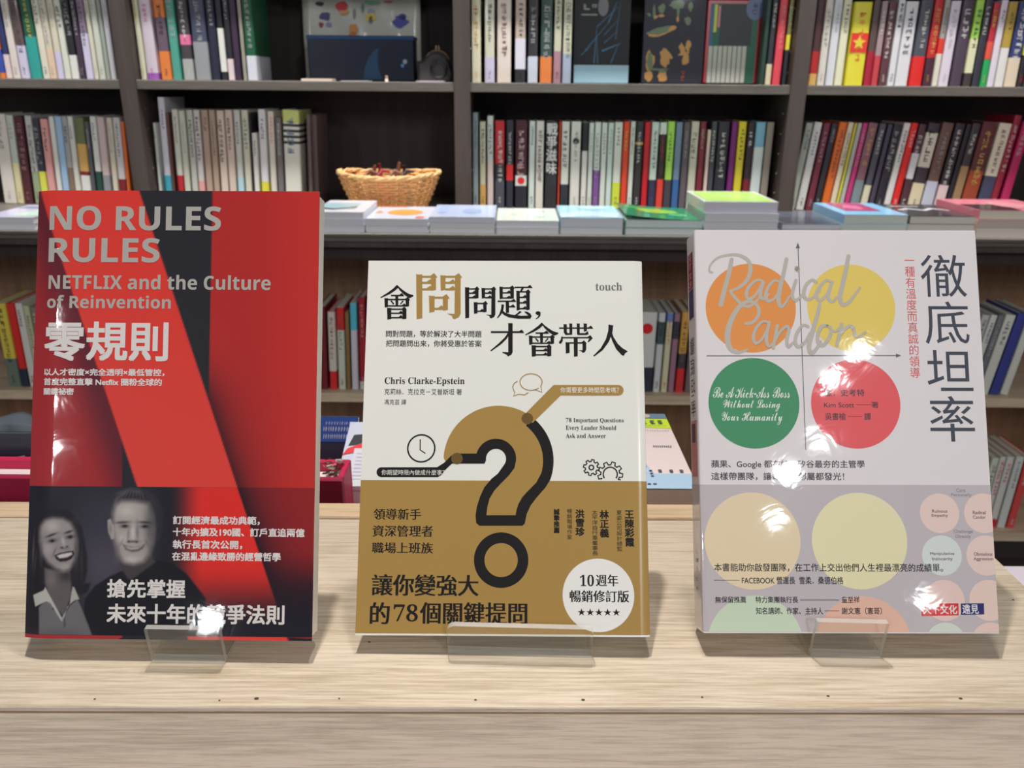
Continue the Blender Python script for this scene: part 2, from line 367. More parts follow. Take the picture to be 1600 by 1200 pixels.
row([(735, 752, None, (200, 194, 166), [], MU), (757, 773, None, (192, 188, 168), [(90, None, LV)], DG), (776, 799, None, (196, 184, 172), [], (110, 60, 60)), (804, 821, None, (172, 156, 142), [(60, 108, (206, 200, 212)), (108, None, BK)], BK),
     (824, 840, None, (44, 42, 46), [(88, None, (176, 180, 190))], G_), (843, 862, None, (44, 66, 62), [(88, None, OR)], G_), (864, 876, None, (176, 174, 150), [(80, None, (150, 112, 122))], DG), (878, 892, None, (180, 178, 156), [(84, None, (142, 152, 168))], DG)],
    'top row, third bay', 'books on the top row, third bay', Y1, 129, Z1, KB)
row([(1186, 1194, None, (30, 56, 46), [], None), (1195, 1204, None, (44, 44, 52), [(100, None, (196, 180, 150))], W_), (1206, 1219, None, (214, 70, 84), [], (225, 150, 150)), (1221, 1233, None, (120, 112, 60), [(78, None, (34, 36, 44)), (54, 78, YL)], W_)],
    'right end, top row, third bay', 'books on the top row, third bay', Y1, 131, Z1, KB)
def yellow_star(r, t, h):
    z1, z0 = .129, .082
    MB().poly([(.001, -.0006, z0), (t - .001, -.0006, z0), (t - .001, -.0006, z1), (.001, -.0006, z1)]).build('red_square', mat((214, 52, 40), KB, .5), r)
    cx, cz = t / 2, (z0 + z1) / 2; R = t * .40
    MB().poly([(cx + (R if i % 2 == 0 else R * .42) * math.sin(i * math.pi / 5), -.0010, cz + (R if i % 2 == 0 else R * .42) * math.cos(i * math.pi / 5)) for i in range(9, -1, -1)]).build('yellow_star', mat((236, 214, 70), KB, .5), r)
row([(1263, 1275, None, (70, 40, 44), [(80, 115, (160, 34, 34)), (115, None, MU)], None), (1276, 1288, None, (196, 190, 180), [], G_), (1289, 1302, None, (196, 198, 202), [], G_), (1303, 1316, None, (204, 202, 172), [], DG),
     (1319, 1348, None, (226, 216, 62), [], (214, 120, 50), {'x': yellow_star, 'd': 'thick yellow book with a star in red square'}), (1349, 1360, None, (80, 64, 60), [(80, None, (150, 24, 48))], None),
     (1361, 1371, None, (150, 128, 130), [(87, None, (176, 60, 66))], W_), (1372, 1385, None, (84, 50, 56), [], W_), (1386, 1397, None, (204, 204, 206), [], BK), (1398, 1418, None, (206, 206, 208), [], BK),
     (1420, 1440, None, (70, 72, 80), [(88, None, (214, 40, 36))], W_), (1441, 1455, None, (176, 36, 38), [(90, None, (66, 34, 46))], MU), (1456, 1465, None, (150, 148, 140), [(60, 84, (220, 60, 44)), (84, None, (206, 200, 186))], BK),
     (1466, 1482, None, (206, 198, 208), [], G_), (1484, 1502, None, (70, 58, 72), [], W_), (1504, 1517, None, LG, [(60, 114, (206, 206, 168)), (114, None, (60, 50, 50))], GN), (1518, 1530, None, (48, 48, 58), [], W_),
     (1531, 1541, None, (170, 40, 56), [(65, 92, (224, 90, 70)), (93, None, (30, 150, 80))], YL), (1542, 1553, None, (206, 200, 208), [], BK), (1554, 1568, None, (206, 206, 200), [(-10, 74, (160, 136, 60))], BK),
     (1569, 1588, None, (44, 52, 100), [(90, None, (212, 196, 172))], W_), (1589, 1598, None, (190, 190, 60), [(86, None, BK)], RD), (1599, 1612, None, (70, 60, 66), [], W_)],
    'top row, rightmost bay', 'books on the top row, rightmost bay', Y1, 131, Z1, KB)

Y2 = 2.38; Z2 = LEDZ + .0004
row([(-14, 7, 178, (200, 194, 184), [], G_), (8, 19, 180, (180, 186, 176), [(255, None, (200, 190, 150))], G_), (20, 34, 182, (74, 34, 42), [], (150, 110, 110)), (37, 48, 181, (176, 176, 172), [(268, None, (140, 150, 120))], DG),
     (49, 60, 186, (48, 50, 58), [(268, None, (196, 200, 80))], G_), (61, 73, 186, (206, 150, 146), [], BK), (75, 83, 182, W_, [], None), (84, 95, 182, (150, 178, 206), [], None), (95, 104, 182, (150, 148, 148), [(262, None, (120, 100, 84))], BK),
     (104, 113, 182, (190, 190, 182), [], DG), (115, 130, 184, OL, [(225, 268, MU), (268, 274, DR), (274, None, W_)], None), (131, 138, 190, DG, [], W_), (139, 149, 182, (196, 196, 190), [(268, None, (30, 66, 56))], DG),
     (150, 162, 183, (182, 166, 162), [(274, None, (130, 130, 136))], None), (165, 174, 184, (190, 182, 164), [], G_), (175, 187, 184, (182, 178, 178), [(280, None, DR)], DG), (188, 194, 190, (206, 100, 40), [], None)],
    'second row, far left bay', 'books on the second row, far left bay', Y2, None, Z2, KB, lean=.045)
row([(229, 243, 192, (196, 200, 192), [], DG), (245, 256, 152, (196, 194, 204), [(274, None, (60, 150, 170))], DG), (257, 263, 176, (92, 60, 54), [], None), (267, 277, 171, (188, 188, 176), [(274, None, (170, 36, 44))], DG), (278, 288, 173, (180, 180, 164), [], G_),
     (290, 300, 172, (170, 172, 164), [], BK), (301, 311, 172, (186, 180, 176), [(283, None, PK)], NV), (313, 324, 172, (160, 138, 124), [], (110, 70, 60)), (325, 335, 172, (158, 138, 120), [], (110, 80, 60)), (337, 349, 173, (192, 174, 162), [], BK),
     (350, 362, 172, (190, 172, 160), [], BK), (364, 374, 172, (180, 182, 176), [(276, None, (160, 190, 196))], DG), (376, 387, 172, (188, 186, 168), [], DG), (388, 391, 176, BK, [], None), (392, 401, 208, (198, 196, 190), [], BK),
     (402, 414, 171, (206, 204, 206), [(284, None, (220, 214, 70))], BK), (417, 427, 174, (196, 190, 178), [], (200, 120, 110)), (429, 439, 184, (104, 98, 98), [], W_),
     (440, 467, 172, (196, 196, 184), [(172, 192, (180, 190, 110)), (194, 198, BK), (203, 207, BK), (212, 216, BK), (221, 225, BK)], SB, {'d': 'wide white book with black stripes near its top'})],
    'second row, second bay', 'books on the second row, second bay', Y2, None, Z2, KB, lean=.035)
def red_dot(r, t, h):
    z = .075; R = t * .30
    MB().poly([(.001, -.0006, z - .014), (t - .001, -.0006, z - .014), (t - .001, -.0006, z + .014), (.001, -.0006, z + .014)]).build('white_label', mat(W_, KB, .5), r)
    MB().poly([(t / 2 + R * math.cos(a), -.0010, z + R * math.sin(a)) for a in [i * math.pi / 10 for i in range(20)]]).build('red_disc', mat((200, 40, 40), KB, .5), r)
def black_ring(r, t, h):
    R = t * .34; z = h * .78
    MB().poly([(t / 2 + R * math.cos(a), -.0006, z + R * math.sin(a)) for a in [i * math.pi / 10 for i in range(20)]]).build('black_disc', mat(BK, KB, .5), r)
def wartitle(r, t, h):
    glyph_column(r, '戰爭滋味', t * .04, t * .96, h * .40, h * .985, -.0010, (226, 226, 222), KB)
row([(737, 747, 176, (128, 142, 144), [], BK), (749, 759, 190, (180, 178, 150), [(288, None, MU)], BK), (761, 771, 181, (186, 190, 182), [(250, None, (206, 190, 184))], DG), (773, 789, 189, (176, 30, 42), [(256, 282, (40, 40, 48)), (282, None, (70, 72, 82))], W_),
     (791, 803, 189, (40, 40, 52), [(257, 282, (196, 36, 40))], W_), (805, 825, 189, (66, 26, 34), [(272, None, (34, 32, 40))], (220, 190, 190), {'x': red_dot, 'd': 'dark book with red disc on white label'}),
     (827, 837, 189, (196, 206, 198), [], GN), (838, 851, 189, (204, 200, 190), [], BK), (853, 873, 190, (40, 38, 42), [], None, {'x': wartitle, 'd': 'black book with a large white brushed title'}), (874, 877, 190, (206, 70, 44), [], None),
     (878, 891, 190, (200, 202, 192), [(288, None, (40, 44, 52))], BK), (893, 909, 190, (198, 198, 188), [], G_, {'x': black_ring, 'd': 'white book with a black disc near the top'}), (911, 920, 191, W_, [(190, 236, BK)], BK), (921, 929, 192, (190, 196, 188), [], G_),
     (930, 940, 191, (192, 200, 194), [(266, None, (112, 72, 132))], G_), (941, 950, 192, (196, 200, 192), [], DG), (951, 960, 192, (184, 200, 192), [], G_), (961, 974, 191, (200, 202, 192), [(285, None, (186, 200, 60))], DG),
     (975, 985, 190, (214, 68, 40), [], LG), (986, 994, 190, (196, 202, 190), [], DG), (995, 1007, 190, (44, 42, 46), [(222, 226, MU)], W_), (1008, 1018, 191, (176, 26, 36), [], None), (1019, 1031, 191, (190, 206, 196), [(281, None, (44, 44, 72))], DG),
     (1032, 1043, 191, (40, 32, 36), [(190, 210, (196, 206, 200)), (280, None, (206, 62, 48))], RD), (1044, 1056, 190, (156, 204, 84), [(281, None, (60, 56, 66))], GN), (1057, 1068, 191, SB, [(281, None, (50, 90, 140))], None), (1069, 1080, 191, (86, 78, 84), [], G_),
     (1081, 1094, 190, (182, 180, 164), [], DG), (1095, 1105, 190, (110, 34, 44), [], G_), (1106, 1112, 203, (206, 186, 176), [], None), (1113, 1122, 190, (62, 66, 72), [], W_), (1123, 1142, 190, (40, 40, 48), [], W_, {'d': 'wide black book with white lettering'}),
     (1144, 1154, 190, (104, 28, 100), [], None), (1155, 1168, 190, (206, 190, 44), [], BK), (1170, 1181, 191, (46, 32, 38), [(280, None, DR)], W_), (1182, 1198, 191, (112, 160, 180), [(230, None, (190, 200, 196))], None), (1199, 1211, 191, (132, 124, 112), [], None)],
    'second row, third bay', 'books on the second row, third bay', Y2, None, Z2, KB)
row([(1259, 1271, 192, (150, 156, 144), [], DG), (1273, 1286, 191, (190, 190, 186), [], DG), (1288, 1299, 192, (104, 40, 56), [], G_), (1300, 1310, 193, (44, 40, 50), [], G_), (1312, 1325, 191, (214, 104, 36), [], BR), (1326, 1335, 191, (196, 186, 160), [], BR),
     (1336, 1340, 192, (190, 186, 70), [], None), (1341, 1348, 192, (160, 160, 156), [], None), (1349, 1357, 192, (176, 50, 110), [], G_), (1358, 1373, 192, (120, 84, 92), [(282, None, (110, 124, 128))], MU), (1375, 1386, 193, (70, 72, 80), [(290, None, (190, 186, 160))], W_),
     (1388, 1396, 194, (66, 58, 74), [], None), (1397, 1411, 194, (36, 34, 44), [], G_), (1413, 1424, 192, (196, 194, 190), [], BK), (1425, 1436, 192, (206, 36, 36), [], (225, 190, 190)), (1437, 1449, 194, (72, 44, 52), [(240, 280, (200, 200, 204))], W_),
     (1451, 1471, 193, (52, 46, 52), [(208, 262, (190, 186, 170)), (287, None, (196, 184, 156))], BK, {'d': 'wide dark book with a cream title panel'}), (1473, 1492, 192, (96, 70, 62), [(284, None, (172, 174, 188))], G_, {'d': 'wide brown book with a grey band'}),
     (1494, 1510, 193, (44, 36, 42), [(290, None, (200, 176, 176))], W_), (1511, 1519, 194, (34, 30, 38), [], None), (1520, 1534, 193, (56, 48, 52), [(260, None, (140, 112, 80))], W_), (1536, 1560, 192, (84, 36, 40), [(268, None, (140, 60, 36))], MU, {'d': 'thick maroon book with an orange foot'}),
     (1562, 1583, 193, (196, 186, 166), [(276, None, (60, 60, 84))], BR), (1585, 1598, 180, (130, 26, 46), [], (220, 190, 190)), (1599, 1614, 190, (160, 30, 80), [], G_)],
    'second row, rightmost bay', 'books on the second row, rightmost bay', Y2, None, Z2, KB, lean=.10)
Y3 = 1.99; Z3 = 0.4764
row([(-12, 8, 474, (176, 160, 60), [(560, None, (80, 90, 80))], BK), (9, 21, 474, (190, 40, 36), [(576, None, (30, 34, 50))], None), (22, 34, 474, (186, 184, 176), [], BK), (35, 45, 478, (150, 150, 120), [], DG), (46, 60, 480, (100, 96, 86), [], W_)],
    'third row, at far left', 'books on the third row', Y3, None, Z3, .42)
row([(495, 508, 480, (90, 26, 30), [], None), (511, 523, 487, (176, 40, 40), [(487, 580, (190, 184, 172))], DR), (525, 537, 480, (160, 164, 148), [(480, 516, (180, 36, 36))], DG), (538, 545, 488, (110, 86, 54), [], None),
     (546, 557, 474, (170, 166, 172), [(474, 516, (66, 150, 166))], None), (559, 570, 465, (130, 28, 36), [(596, None, (190, 188, 178))], (190, 150, 150)), (571, 584, 470, (60, 36, 60), [], None), (585, 600, 470, (190, 190, 196), [], None)],
    'third row, beside the red book', 'books on the third row', Y3, None, Z3, .42, lean=.03)
def big_disc(r, t, h):
    R = t * .25
    MB().poly([(t * .58 + R * math.cos(a), -.0006, h * .80 + R * math.sin(a)) for a in [i * math.pi / 12 for i in range(24)]]).build('red_disc', mat((176, 26, 34), .42, .5), r)
row([(992, 1029, 488, (176, 176, 170), [(574, None, (36, 38, 50))], None, {'x': big_disc, 'd': 'wide white book with a red disc'}), (1030, 1041, 489, (160, 164, 162), [(503, 538, (56, 66, 70))], BK), (1043, 1053, 489, (172, 168, 140), [(489, 503, (80, 106, 150))], (170, 60, 50)),
     (1054, 1064, 490, (120, 92, 104), [(503, 530, (50, 48, 60))], BK), (1066, 1079, 488, (170, 128, 60), [(553, 576, (50, 48, 54)), (576, None, (180, 40, 42))], BR), (1081, 1095, 490, (90, 80, 80), [], None)],
    'third row, beside gold-banded book', 'books on the third row', Y3, None, Z3, .42, lean=.015)
row([(1535, 1548, 492, (150, 150, 146), [], DG), (1549, 1560, 492, (176, 176, 172), [], BK), (1561, 1571, 492, (90, 92, 96), [], G_), (1572, 1589, 492, (176, 176, 168), [], BK), (1591, 1607, 490, (46, 50, 110), [], None), (1608, 1622, 490, (190, 190, 180), [], None)],
    'third row, at far right', 'books on the third row', Y3, None, Z3, .42, lean=.14)
row([(1550, 1562, 716, (150, 156, 142), [], DG), (1563, 1573, 714, (186, 182, 176), [], RD), (1574, 1586, 714, (186, 186, 180), [(812, 826, (180, 36, 44))], RD), (1588, 1602, 714, (186, 190, 184), [], DG), (1603, 1616, 716, (150, 50, 50), [], W_)],
    'bottom row, at far right', 'books on the bottom row', Y3, None, 0.0984, .34, lean=.05)

# face-out books and boxed set on the top row
def faceout(label, x0, x1, z0, h, Y, t, cols, k, name='book', cat='book', lean=.06):
    X0 = on_y(x0, 129, Y)[0]; X1 = on_y(x1, 129, Y)[0]; wd = X1 - X0
    r = thing(name, label, cat, (X0, Y, z0 + t * math.sin(lean) + .0003), rot=(-lean, 0, 0))
    e = .002
    MB().bbox((0, 0, 0), (wd, .0016, h), .0004).bbox((0, t - .0016, 0), (wd, t, h), .0004).bbox((0, .0017, 0), (.0016, t - .0017, h), .0004).build('cover', mat(cols, k, .5, .12), r)
    MB().box((.002, .0019, .002), (wd - .003, t - .0019, h - .003)).build('pages', mat((200, 194, 180), k, .8), r)
    return r, wd
def flat(name, r, pts, c, k, y=-.0004, rough=.45, coat=.2):
    return MB().poly([(x, y, z) for x, z in pts]).build(name, mat(c, k, rough, coat), r)
r, wd = faceout('black book shown face out, blue figure drawing, light blue band', 895, 981, Z1, .212, 2.40, .022, (10, 12, 18), KB)
flat('paper_band', r, [(.002, 0), (wd, 0), (wd, .045), (.002, .045)], (150, 186, 200), KB, -.0006)
for i, (a, b, wq) in enumerate([((.03, .08), (.09, .15), .0015), ((.09, .15), (.11, .20), .002), ((.055, .05), (.06, .14), .0018), ((.06, .14), (.115, .19), .0012), ((.075, .08), (.125, .10), .0025), ((.08, .10), (.115, .13), .0012),
                               ((.11, .11), (.12, .20), .001), ((.02, .07), (.045, .09), .0012), ((.08, .12), (.118, .16), .001), ((.1, .05), (.12, .1), .0015), ((.065, .05), (.06, .12), .0015)]):
    dx, dz = b[0] - a[0], b[1] - a[1]; L = math.hypot(dx, dz); nx, nz = -dz / L * wq, dx / L * wq
    flat('blue_stroke', r, [(a[0] - nx, a[1] - nz), (b[0] - nx * .3, b[1] - nz * .3), (b[0] + nx * .3, b[1] + nz * .3), (a[0] + nx, a[1] + nz)], (50, 96, 126), KB, -.0006)
flat('portrait', r, [(.075 + .014 * math.cos(a), .19 + .024 * math.sin(a)) for a in [i * math.pi / 8 for i in range(16)]], (104, 104, 108), KB, -.0005)
glyphmarks(.02, .045, .198, .180, -.0007, 1, random.Random(2)).build('title_print', mat((150, 150, 150), KB, .5), r)
glyphmarks(.045, .06, .198, .184, -.0007, 1, random.Random(5)).build('title_print', mat((150, 150, 150), KB, .5), r)
flat('text_line', r, [(.018, .168), (.06, .168), (.06, .171), (.018, .171)], (140, 140, 140), KB, -.0006)
MB().box((-.0162, .001, 0), (-.0006, .02, .212)).build('cover_edge', mat((60, 60, 62), KB, .5), r) if False else None
r, wd = faceout('dark navy book shown face out with ochre and green calligraphy', 1002, 1096, Z1, .222, 2.40, .03, (28, 28, 42), KB)
OC, GG = (176, 128, 66), (92, 110, 78)
def blob(r, cx, cz, rx, rz, c, ang=0, seed=0, y=-.0006, n=14, name='brush_mark'):
    rg = random.Random(seed); ca, sa = math.cos(ang), math.sin(ang); P = []
    for i in range(n):
        a = 2 * math.pi * i / n; q = rg.uniform(.72, 1.15); x = rx * math.cos(a) * q; z = rz * math.sin(a) * q; P.append((cx + x * ca - z * sa, cz + x * sa + z * ca))
    return flat(name, r, P, c, KB, y)
for i, (cx, cz, rx, rz, c, an) in enumerate([(.045, .130, .040, .011, OC, .25), (.042, .131, .034, .009, GG, .25), (.020, .055, .012, .028, OC, 0), (.020, .055, .009, .024, GG, .1), (.020, .018, .012, .016, OC, 0), (.060, .062, .014, .022, OC, .3),
                                            (.066, .075, .018, .007, OC, -.8), (.055, .018, .014, .018, OC, 0), (.056, .030, .012, .004, GG, 0), (.105, .085, .008, .018, OC, .3), (.120, .095, .008, .014, OC, -.2), (.115, .06, .010, .016, OC, 0),
                                            (.11, .075, .016, .004, OC, .2), (.025, .175, .004, .02, GG, .1), (.045, .185, .010, .012, GG, 0), (.045, .168, .008, .004, OC, 0), (.085, .195, .022, .012, GG, .1), (.088, .175, .004, .016, GG, 0), (.088, .16, .004, .008, OC, 0),
                                            (.115, .155, .009, .012, GG, .4), (.12, .19, .006, .012, GG, 0), (.012, .17, .006, .004, GG, -.6), (.03, .165, .006, .004, OC, .5), (.04, .035, .03, .003, GG, 0)]):
    blob(r, cx, cz, rx, rz, c, an, i, -.0006 - i * 1e-5)
glyphmarks(.09, .13, .032, .004, -.0008, 2, random.Random(3)).build('small_print', mat((150, 60, 50), KB, .5), r)
# boxed set
X0 = on_y(1098, 131, 2.40)[0]; X1 = on_y(1181, 131, 2.40)[0]; wd = X1 - X0
r = thing('boxed_set', 'red slipcase with green front, pale vertical stripes and a round blue sticker', 'book', (X0, 2.40, Z1 + .0028), rot=(-.05, 0, 0))
MB().bbox((0, 0, 0), (wd, .05, .208), .003).build('slipcase', mat((160, 36, 48), KB, .3, .5), r)
flat('green_panel', r, [(.008, .001), (wd - .008, .001), (wd - .008, .198), (.008, .198)], (16, 84, 62), KB, -.0004)
flat('black_panel', r, [(.035, .095), (wd - .024, .095), (wd - .024, .196), (.035, .196)], (32, 38, 40), KB, -.0008)
flat('blue_stripe', r, [(.009, .096), (.016, .096), (.016, .196), (.009, .196)], (40, 90, 130), KB, -.0008)
flat('yellow_stripe', r, [(.018, .128), (.026, .128), (.026, .196), (.018, .196)], (176, 180, 66), KB, -.0008)
flat('pink_stripe', r, [(.0285, .14), (.034, .14), (.034, .192), (.0285, .192)], (206, 120, 140), KB, -.0008)
for i in range(8):
    x = .009 + i * .0128
    if x + .011 > wd - .02: break
    MB().box((x, -.0025, .002), (x + .0105, 0, .094)).build('pale_stripe', mat((170, 170, 160), KB, .5), r)
flat('round_sticker', r, [(wd - .018 + .024 * math.cos(a), .186 + .028 * math.sin(a)) for a in [i * math.pi / 12 for i in range(24)]], (88, 100, 134), KB, -.0012)
glyphmarks(wd - .032, wd - .004, .202, .172, -.0015, 2, random.Random(9)).build('sticker_print', mat((46, 52, 76), KB, .5), r)

# dark brown partition board leaning beside the second-row books, second bay
a = on_y(469, 180, Y2); b = on_y(491, 180, Y2)
r = thing('bookend_board', 'plain dark mauve board standing at the right end of the second-row books', 'bookend', (a[0] + .006, Y2 + .01, Z2 + .001), rot=(0, .035, 0))
MB().bbox((0, 0, 0), (.009, .16, .245), .001).build('board', mat((96, 82, 82), KB, .6), r)
MB().bbox((.0095, .02, 0), (.022, .16, .243), .001).build('side_board', mat((92, 78, 78), KB, .6), r)

# poster, blue box, clasp purse, papers in the second bay of the top row
Yp = 2.56
a = on_y(474, 55, Yp); b = on_y(657, 55, Yp)
r = thing('illustrated_sheet', 'pale sheet with small coloured drawings leaning against the back of the top shelf', 'poster', (a[0], Yp, Z1), rot=(-.05, 0, 0))
SW = b[0] - a[0]
nx, nz = 16, 10; vs = []; fs = []
for j in range(nz + 1):
    for i in range(nx + 1):
        vs.append((SW * i / nx, .002 * math.sin(i * 1.3 + j) , .001 + .252 * j / nz))
for j in range(nz):
    for i in range(nx): q = j * (nx + 1) + i; fs.append([q, q + 1, q + nx + 2, q + nx + 1])
sh = obj('sheet', vs, fs, mat((150, 150, 141), .42, .3, .5), r, True)
so = sh.modifiers.new('s', 'SOLIDIFY'); so.thickness = .0012
kd = .44
def sblob(cx, cz, rx, rz, c, an=0, s=0):
    rg = random.Random(s); P = []
    for i in range(12):
        A = 2 * math.pi * i / 12; q = rg.uniform(.75, 1.15); x = rx * math.cos(A) * q; z = rz * math.sin(A) * q
        P.append((cx + x * math.cos(an) - z * math.sin(an), -.0045, cz + x * math.sin(an) + z * math.cos(an)))
    MB().poly(P).build('drawing', mat(c, kd, .5), r)
for i, (px, py, rx, rz, c) in enumerate([(497, 5, .012, .006, (40, 40, 50)), (506, 25, .016, .012, (60, 60, 100)), (500, 38, .006, .008, (110, 50, 50)), (512, 38, .010, .007, (110, 108, 140)), (533, 8, .018, .014, (190, 60, 60)), (536, 18, .014, .007, (170, 120, 80)),
                                         (552, 20, .004, .016, (110, 110, 110)), (551, 45, .014, .016, (196, 130, 70)), (550, 53, .010, .006, (160, 96, 50)), (565, 12, .004, .014, (70, 110, 96)), (580, 3, .022, .006, (96, 150, 120)), (578, 27, .016, .012, (190, 170, 70)),
                                         (578, 30, .006, .012, (100, 104, 130)), (578, 17, .012, .006, (120, 120, 140)), (605, 2, .014, .003, (150, 70, 70)), (625, 33, .022, .016, (60, 60, 130)), (628, 26, .012, .010, (54, 50, 110)), (612, 24, .005, .016, (190, 190, 184))]):
    p = on_y(px, py, Yp - .01); sblob(p[0] - a[0], p[2] - Z1, rx, rz, c, 0, i)
Yb = 2.44
a = on_y(479, 56, Yb); b = on_y(646, 56, Yb)
r = thing('blue_box', 'dark blue gift box with a pale moon shape lying on the top shelf', 'box', (a[0], Yb, Z1))
BW = b[0] - a[0]; BH = on_y(560, 56, Yb)[2] - Z1
MB().bbox((0, 0, 0), (BW, .08, BH), .004).build('box_body', mat((5, 14, 34), .5, .3, .3), r)
MB().bbox((-.0015, -.0015, BH - .010), (BW + .0015, .0815, BH + .001), .002).build('lid_rim', mat((12, 48, 84), .5, .3, .3), r)
p = on_y(568, 115, Yb); x0 = p[0] - a[0]
mo = [(x0, .006), (x0 + .004, .035), (x0 + .016, .062), (x0 + .034, .082), (x0 + .044, .086), (x0 + .040, .06), (x0 + .042, .03), (x0 + .052, .006)]
flat('moon_shape', r, mo, (10, 52, 80), .5, -.0006)
for x, z, s_, c in ((BW - .025, .052, .006, (120, 130, 150)), (BW - .032, .042, .005, (50, 110, 160))):
    flat('sticker_dot', r, [(x + s_ * math.cos(A), z + s_ * math.sin(A)) for A in [i * math.pi / 5 for i in range(10)]], c, .5, -.0006)
# clasp purse
p = on_y(681, 122, 2.40)
r = thing('clasp_purse', 'small dark grey clasp purse standing in the shelf corner beside the blue box', 'purse', (p[0], 2.42, Z1))
PV = [(-.05, 0), (.042, 0), (.046, .02), (.040, .044), (.028, .066), (.008, .078), (-.012, .076), (-.026, .064), (-.034, .054), (-.05, .052)]
vv = []; ff = []
for y, s_ in ((-.012, .9), (-.018, .6), (.012, .9), (.018, .6)): pass
rings = [(-.020, .86), (-.012, 1.0), (.012, 1.0), (.020, .86)]
for y, s_ in rings: vv += [(x * s_, y, .0005 + z * (s_ if s_ < 1 else 1) + (.0 if s_ == 1 else .002)) for x, z in PV]
n = len(PV)
for k_ in range(3):
    for i in range(n): j = (i + 1) % n; ff.append([k_ * n + i, k_ * n + j, (k_ + 1) * n + j, (k_ + 1) * n + i])
ff.append(list(range(n))[::-1]); ff.append([3 * n + i for i in range(n)])
obj('purse_body', vv, ff, mat((46, 44, 44), .45, .7), r)
MB().tube([(.02 * math.cos(A) + .008, -.024, .03 + .02 * math.sin(A)) for A in [i * math.pi / 8 for i in range(16)]], .004, 6, closed=True).build('ring_print', mat((16, 16, 18), .45, .4), r, True)
MB().tube([(.004 + .034 * math.cos(A), -.010, .046 + .034 * math.sin(A)) for A in [math.pi * (.1 + .8 * i / 12) for i in range(13)]], .0022, 6).build('metal_frame', mat((120, 96, 66), .45, .3, metal=.8), r, True)
MB().tube([(.000, -.01, .079), (.002, -.01, .092)], .0025, 6).tube([(.010, -.01, .079), (.008, -.01, .092)], .0025, 6).build('kiss_lock', mat((120, 110, 100), .45, .3, metal=.8), r, True)
for i, (x0, x1, h_, c, lab) in enumerate([(472, 520, .006, (200, 184, 170), 'cream card lying at the left end of the shelf before the blue box'), (533, 578, .002, (150, 146, 150), 'thin grey paper lying in front of the blue box'),
                                          (651, 694, .003, (170, 160, 166), 'thin pale paper lying in front of the clasp purse')]):
    a = on_y(x0, 124, 2.36); b = on_y(x1, 124, 2.36)
    r = thing('paper_card', lab, 'paper', (a[0], 2.35, Z1))
    MB().bbox((0, 0, 0), (b[0] - a[0], .05, h_), .0005).build('card_sheet', mat(c, KB, .6), r)
p = on_y(604, 121, 2.37)
r = thing('figurine', 'tiny pale figurine standing before the moon on the blue box', 'figurine', (p[0], 2.37, Z1))
MB().tube([(0, 0, 0), (0, 0, .004), (0, 0, .007), (0, 0, .0085)], [.0045, .005, .004, .002], 8).build('figurine_body', mat((190, 180, 170), .6, .4), r, True)
MB().tube([(0, 0, .0085), (0, 0, .010), (0, 0, .013), (0, 0, .0155)], [.002, .004, .004, .0015], 8).build('figurine_head', mat((170, 130, 110), .6, .4), r, True)

# ------------------------------------------------------------------ wicker basket
ctr = on_y(609, 300, 2.28)
r = thing('wicker_basket', 'round honey-coloured wicker basket on the bookcase ledge', 'basket', (ctr[0], 2.28, LEDZ + .0005))
WK = mat((206, 160, 104), .62, .5); WK2 = mat((180, 132, 84), .62, .6)
BR0, BR1, BHH = .084, .130, .098
NS = 30
def brad(z): return BR0 + (BR1 - BR0) * (z / BHH) ** .8
for s in range(NS):
    A = 2 * math.pi * s / NS
    MB().tube([(brad(z) * math.cos(A), brad(z) * math.sin(A) * .8, z + .002) for z in (0, .02, .045, .07, .092)], .0022, 5).build('stake', WK2, r, True)
for j in range(13):
    z = .005 + j * .0072; pts = []
    for i in range(NS * 4):
        A = 2 * math.pi * i / (NS * 4); off = .0036 * math.cos(NS / 2 * A + (math.pi if j % 2 else 0)); R_ = brad(z) + off
        pts.append((R_ * math.cos(A), R_ * math.sin(A) * .8, z))
    MB().tube(pts, .0031, 5, closed=True).build('woven_strand', WK, r, True)
for ph in (0, math.pi / 2, math.pi):
    pts = []
    for i in range(120):
        A = 2 * math.pi * i / 120; R_ = BR1 + .004 * math.cos(10 * A + ph) + .002
        pts.append((R_ * math.cos(A), R_ * math.sin(A) * .8, .101 + .0035 * math.sin(10 * A + ph) + .004 * math.cos(2 * A)))
    MB().tube(pts, .0036, 6, closed=True).build('rim_braid', mat((222, 178, 120), .62, .5), r, True)
MB().poly([(brad(0) * math.cos(A), brad(0) * math.sin(A) * .8, .003) for A in [i * math.pi / 12 for i in range(24)]]).build('basket_base', WK2, r)
rg = random.Random(4)
for i, (c, lab) in enumerate([((110, 70, 60), 'brown twig ornament poking out of the basket at left'), ((150, 50, 60), 'dark red ornament lying in the basket'), ((120, 86, 70), 'small brown knob in the middle of the basket'), ((60, 44, 44), 'dark ornament at the right side of the basket')]):
    x = -.045 + i * .032
    q = thing('ornament', lab, 'ornament', (ctr[0] + x, 2.26, LEDZ + .012))
    MB().tube([(0, 0, -.004), (.004, 0, .03), (.002 - .012 * (i % 2), .004, .07), (.012 - .02 * (i % 2), .002, .112 + .004 * i * (i < 3))], [.012, .012, .009, .004], 7).build('ornament_stem', mat(c, .5, .6), q, True)
    MB().tube([(-.016, 0, .082), (.0, -.004, .098), (.018, .0, .09 + .006 * (i % 2))], [.003, .006, .003], 6).build('ornament_twig', mat(tuple(v * .8 for v in c), .5, .6), q, True)

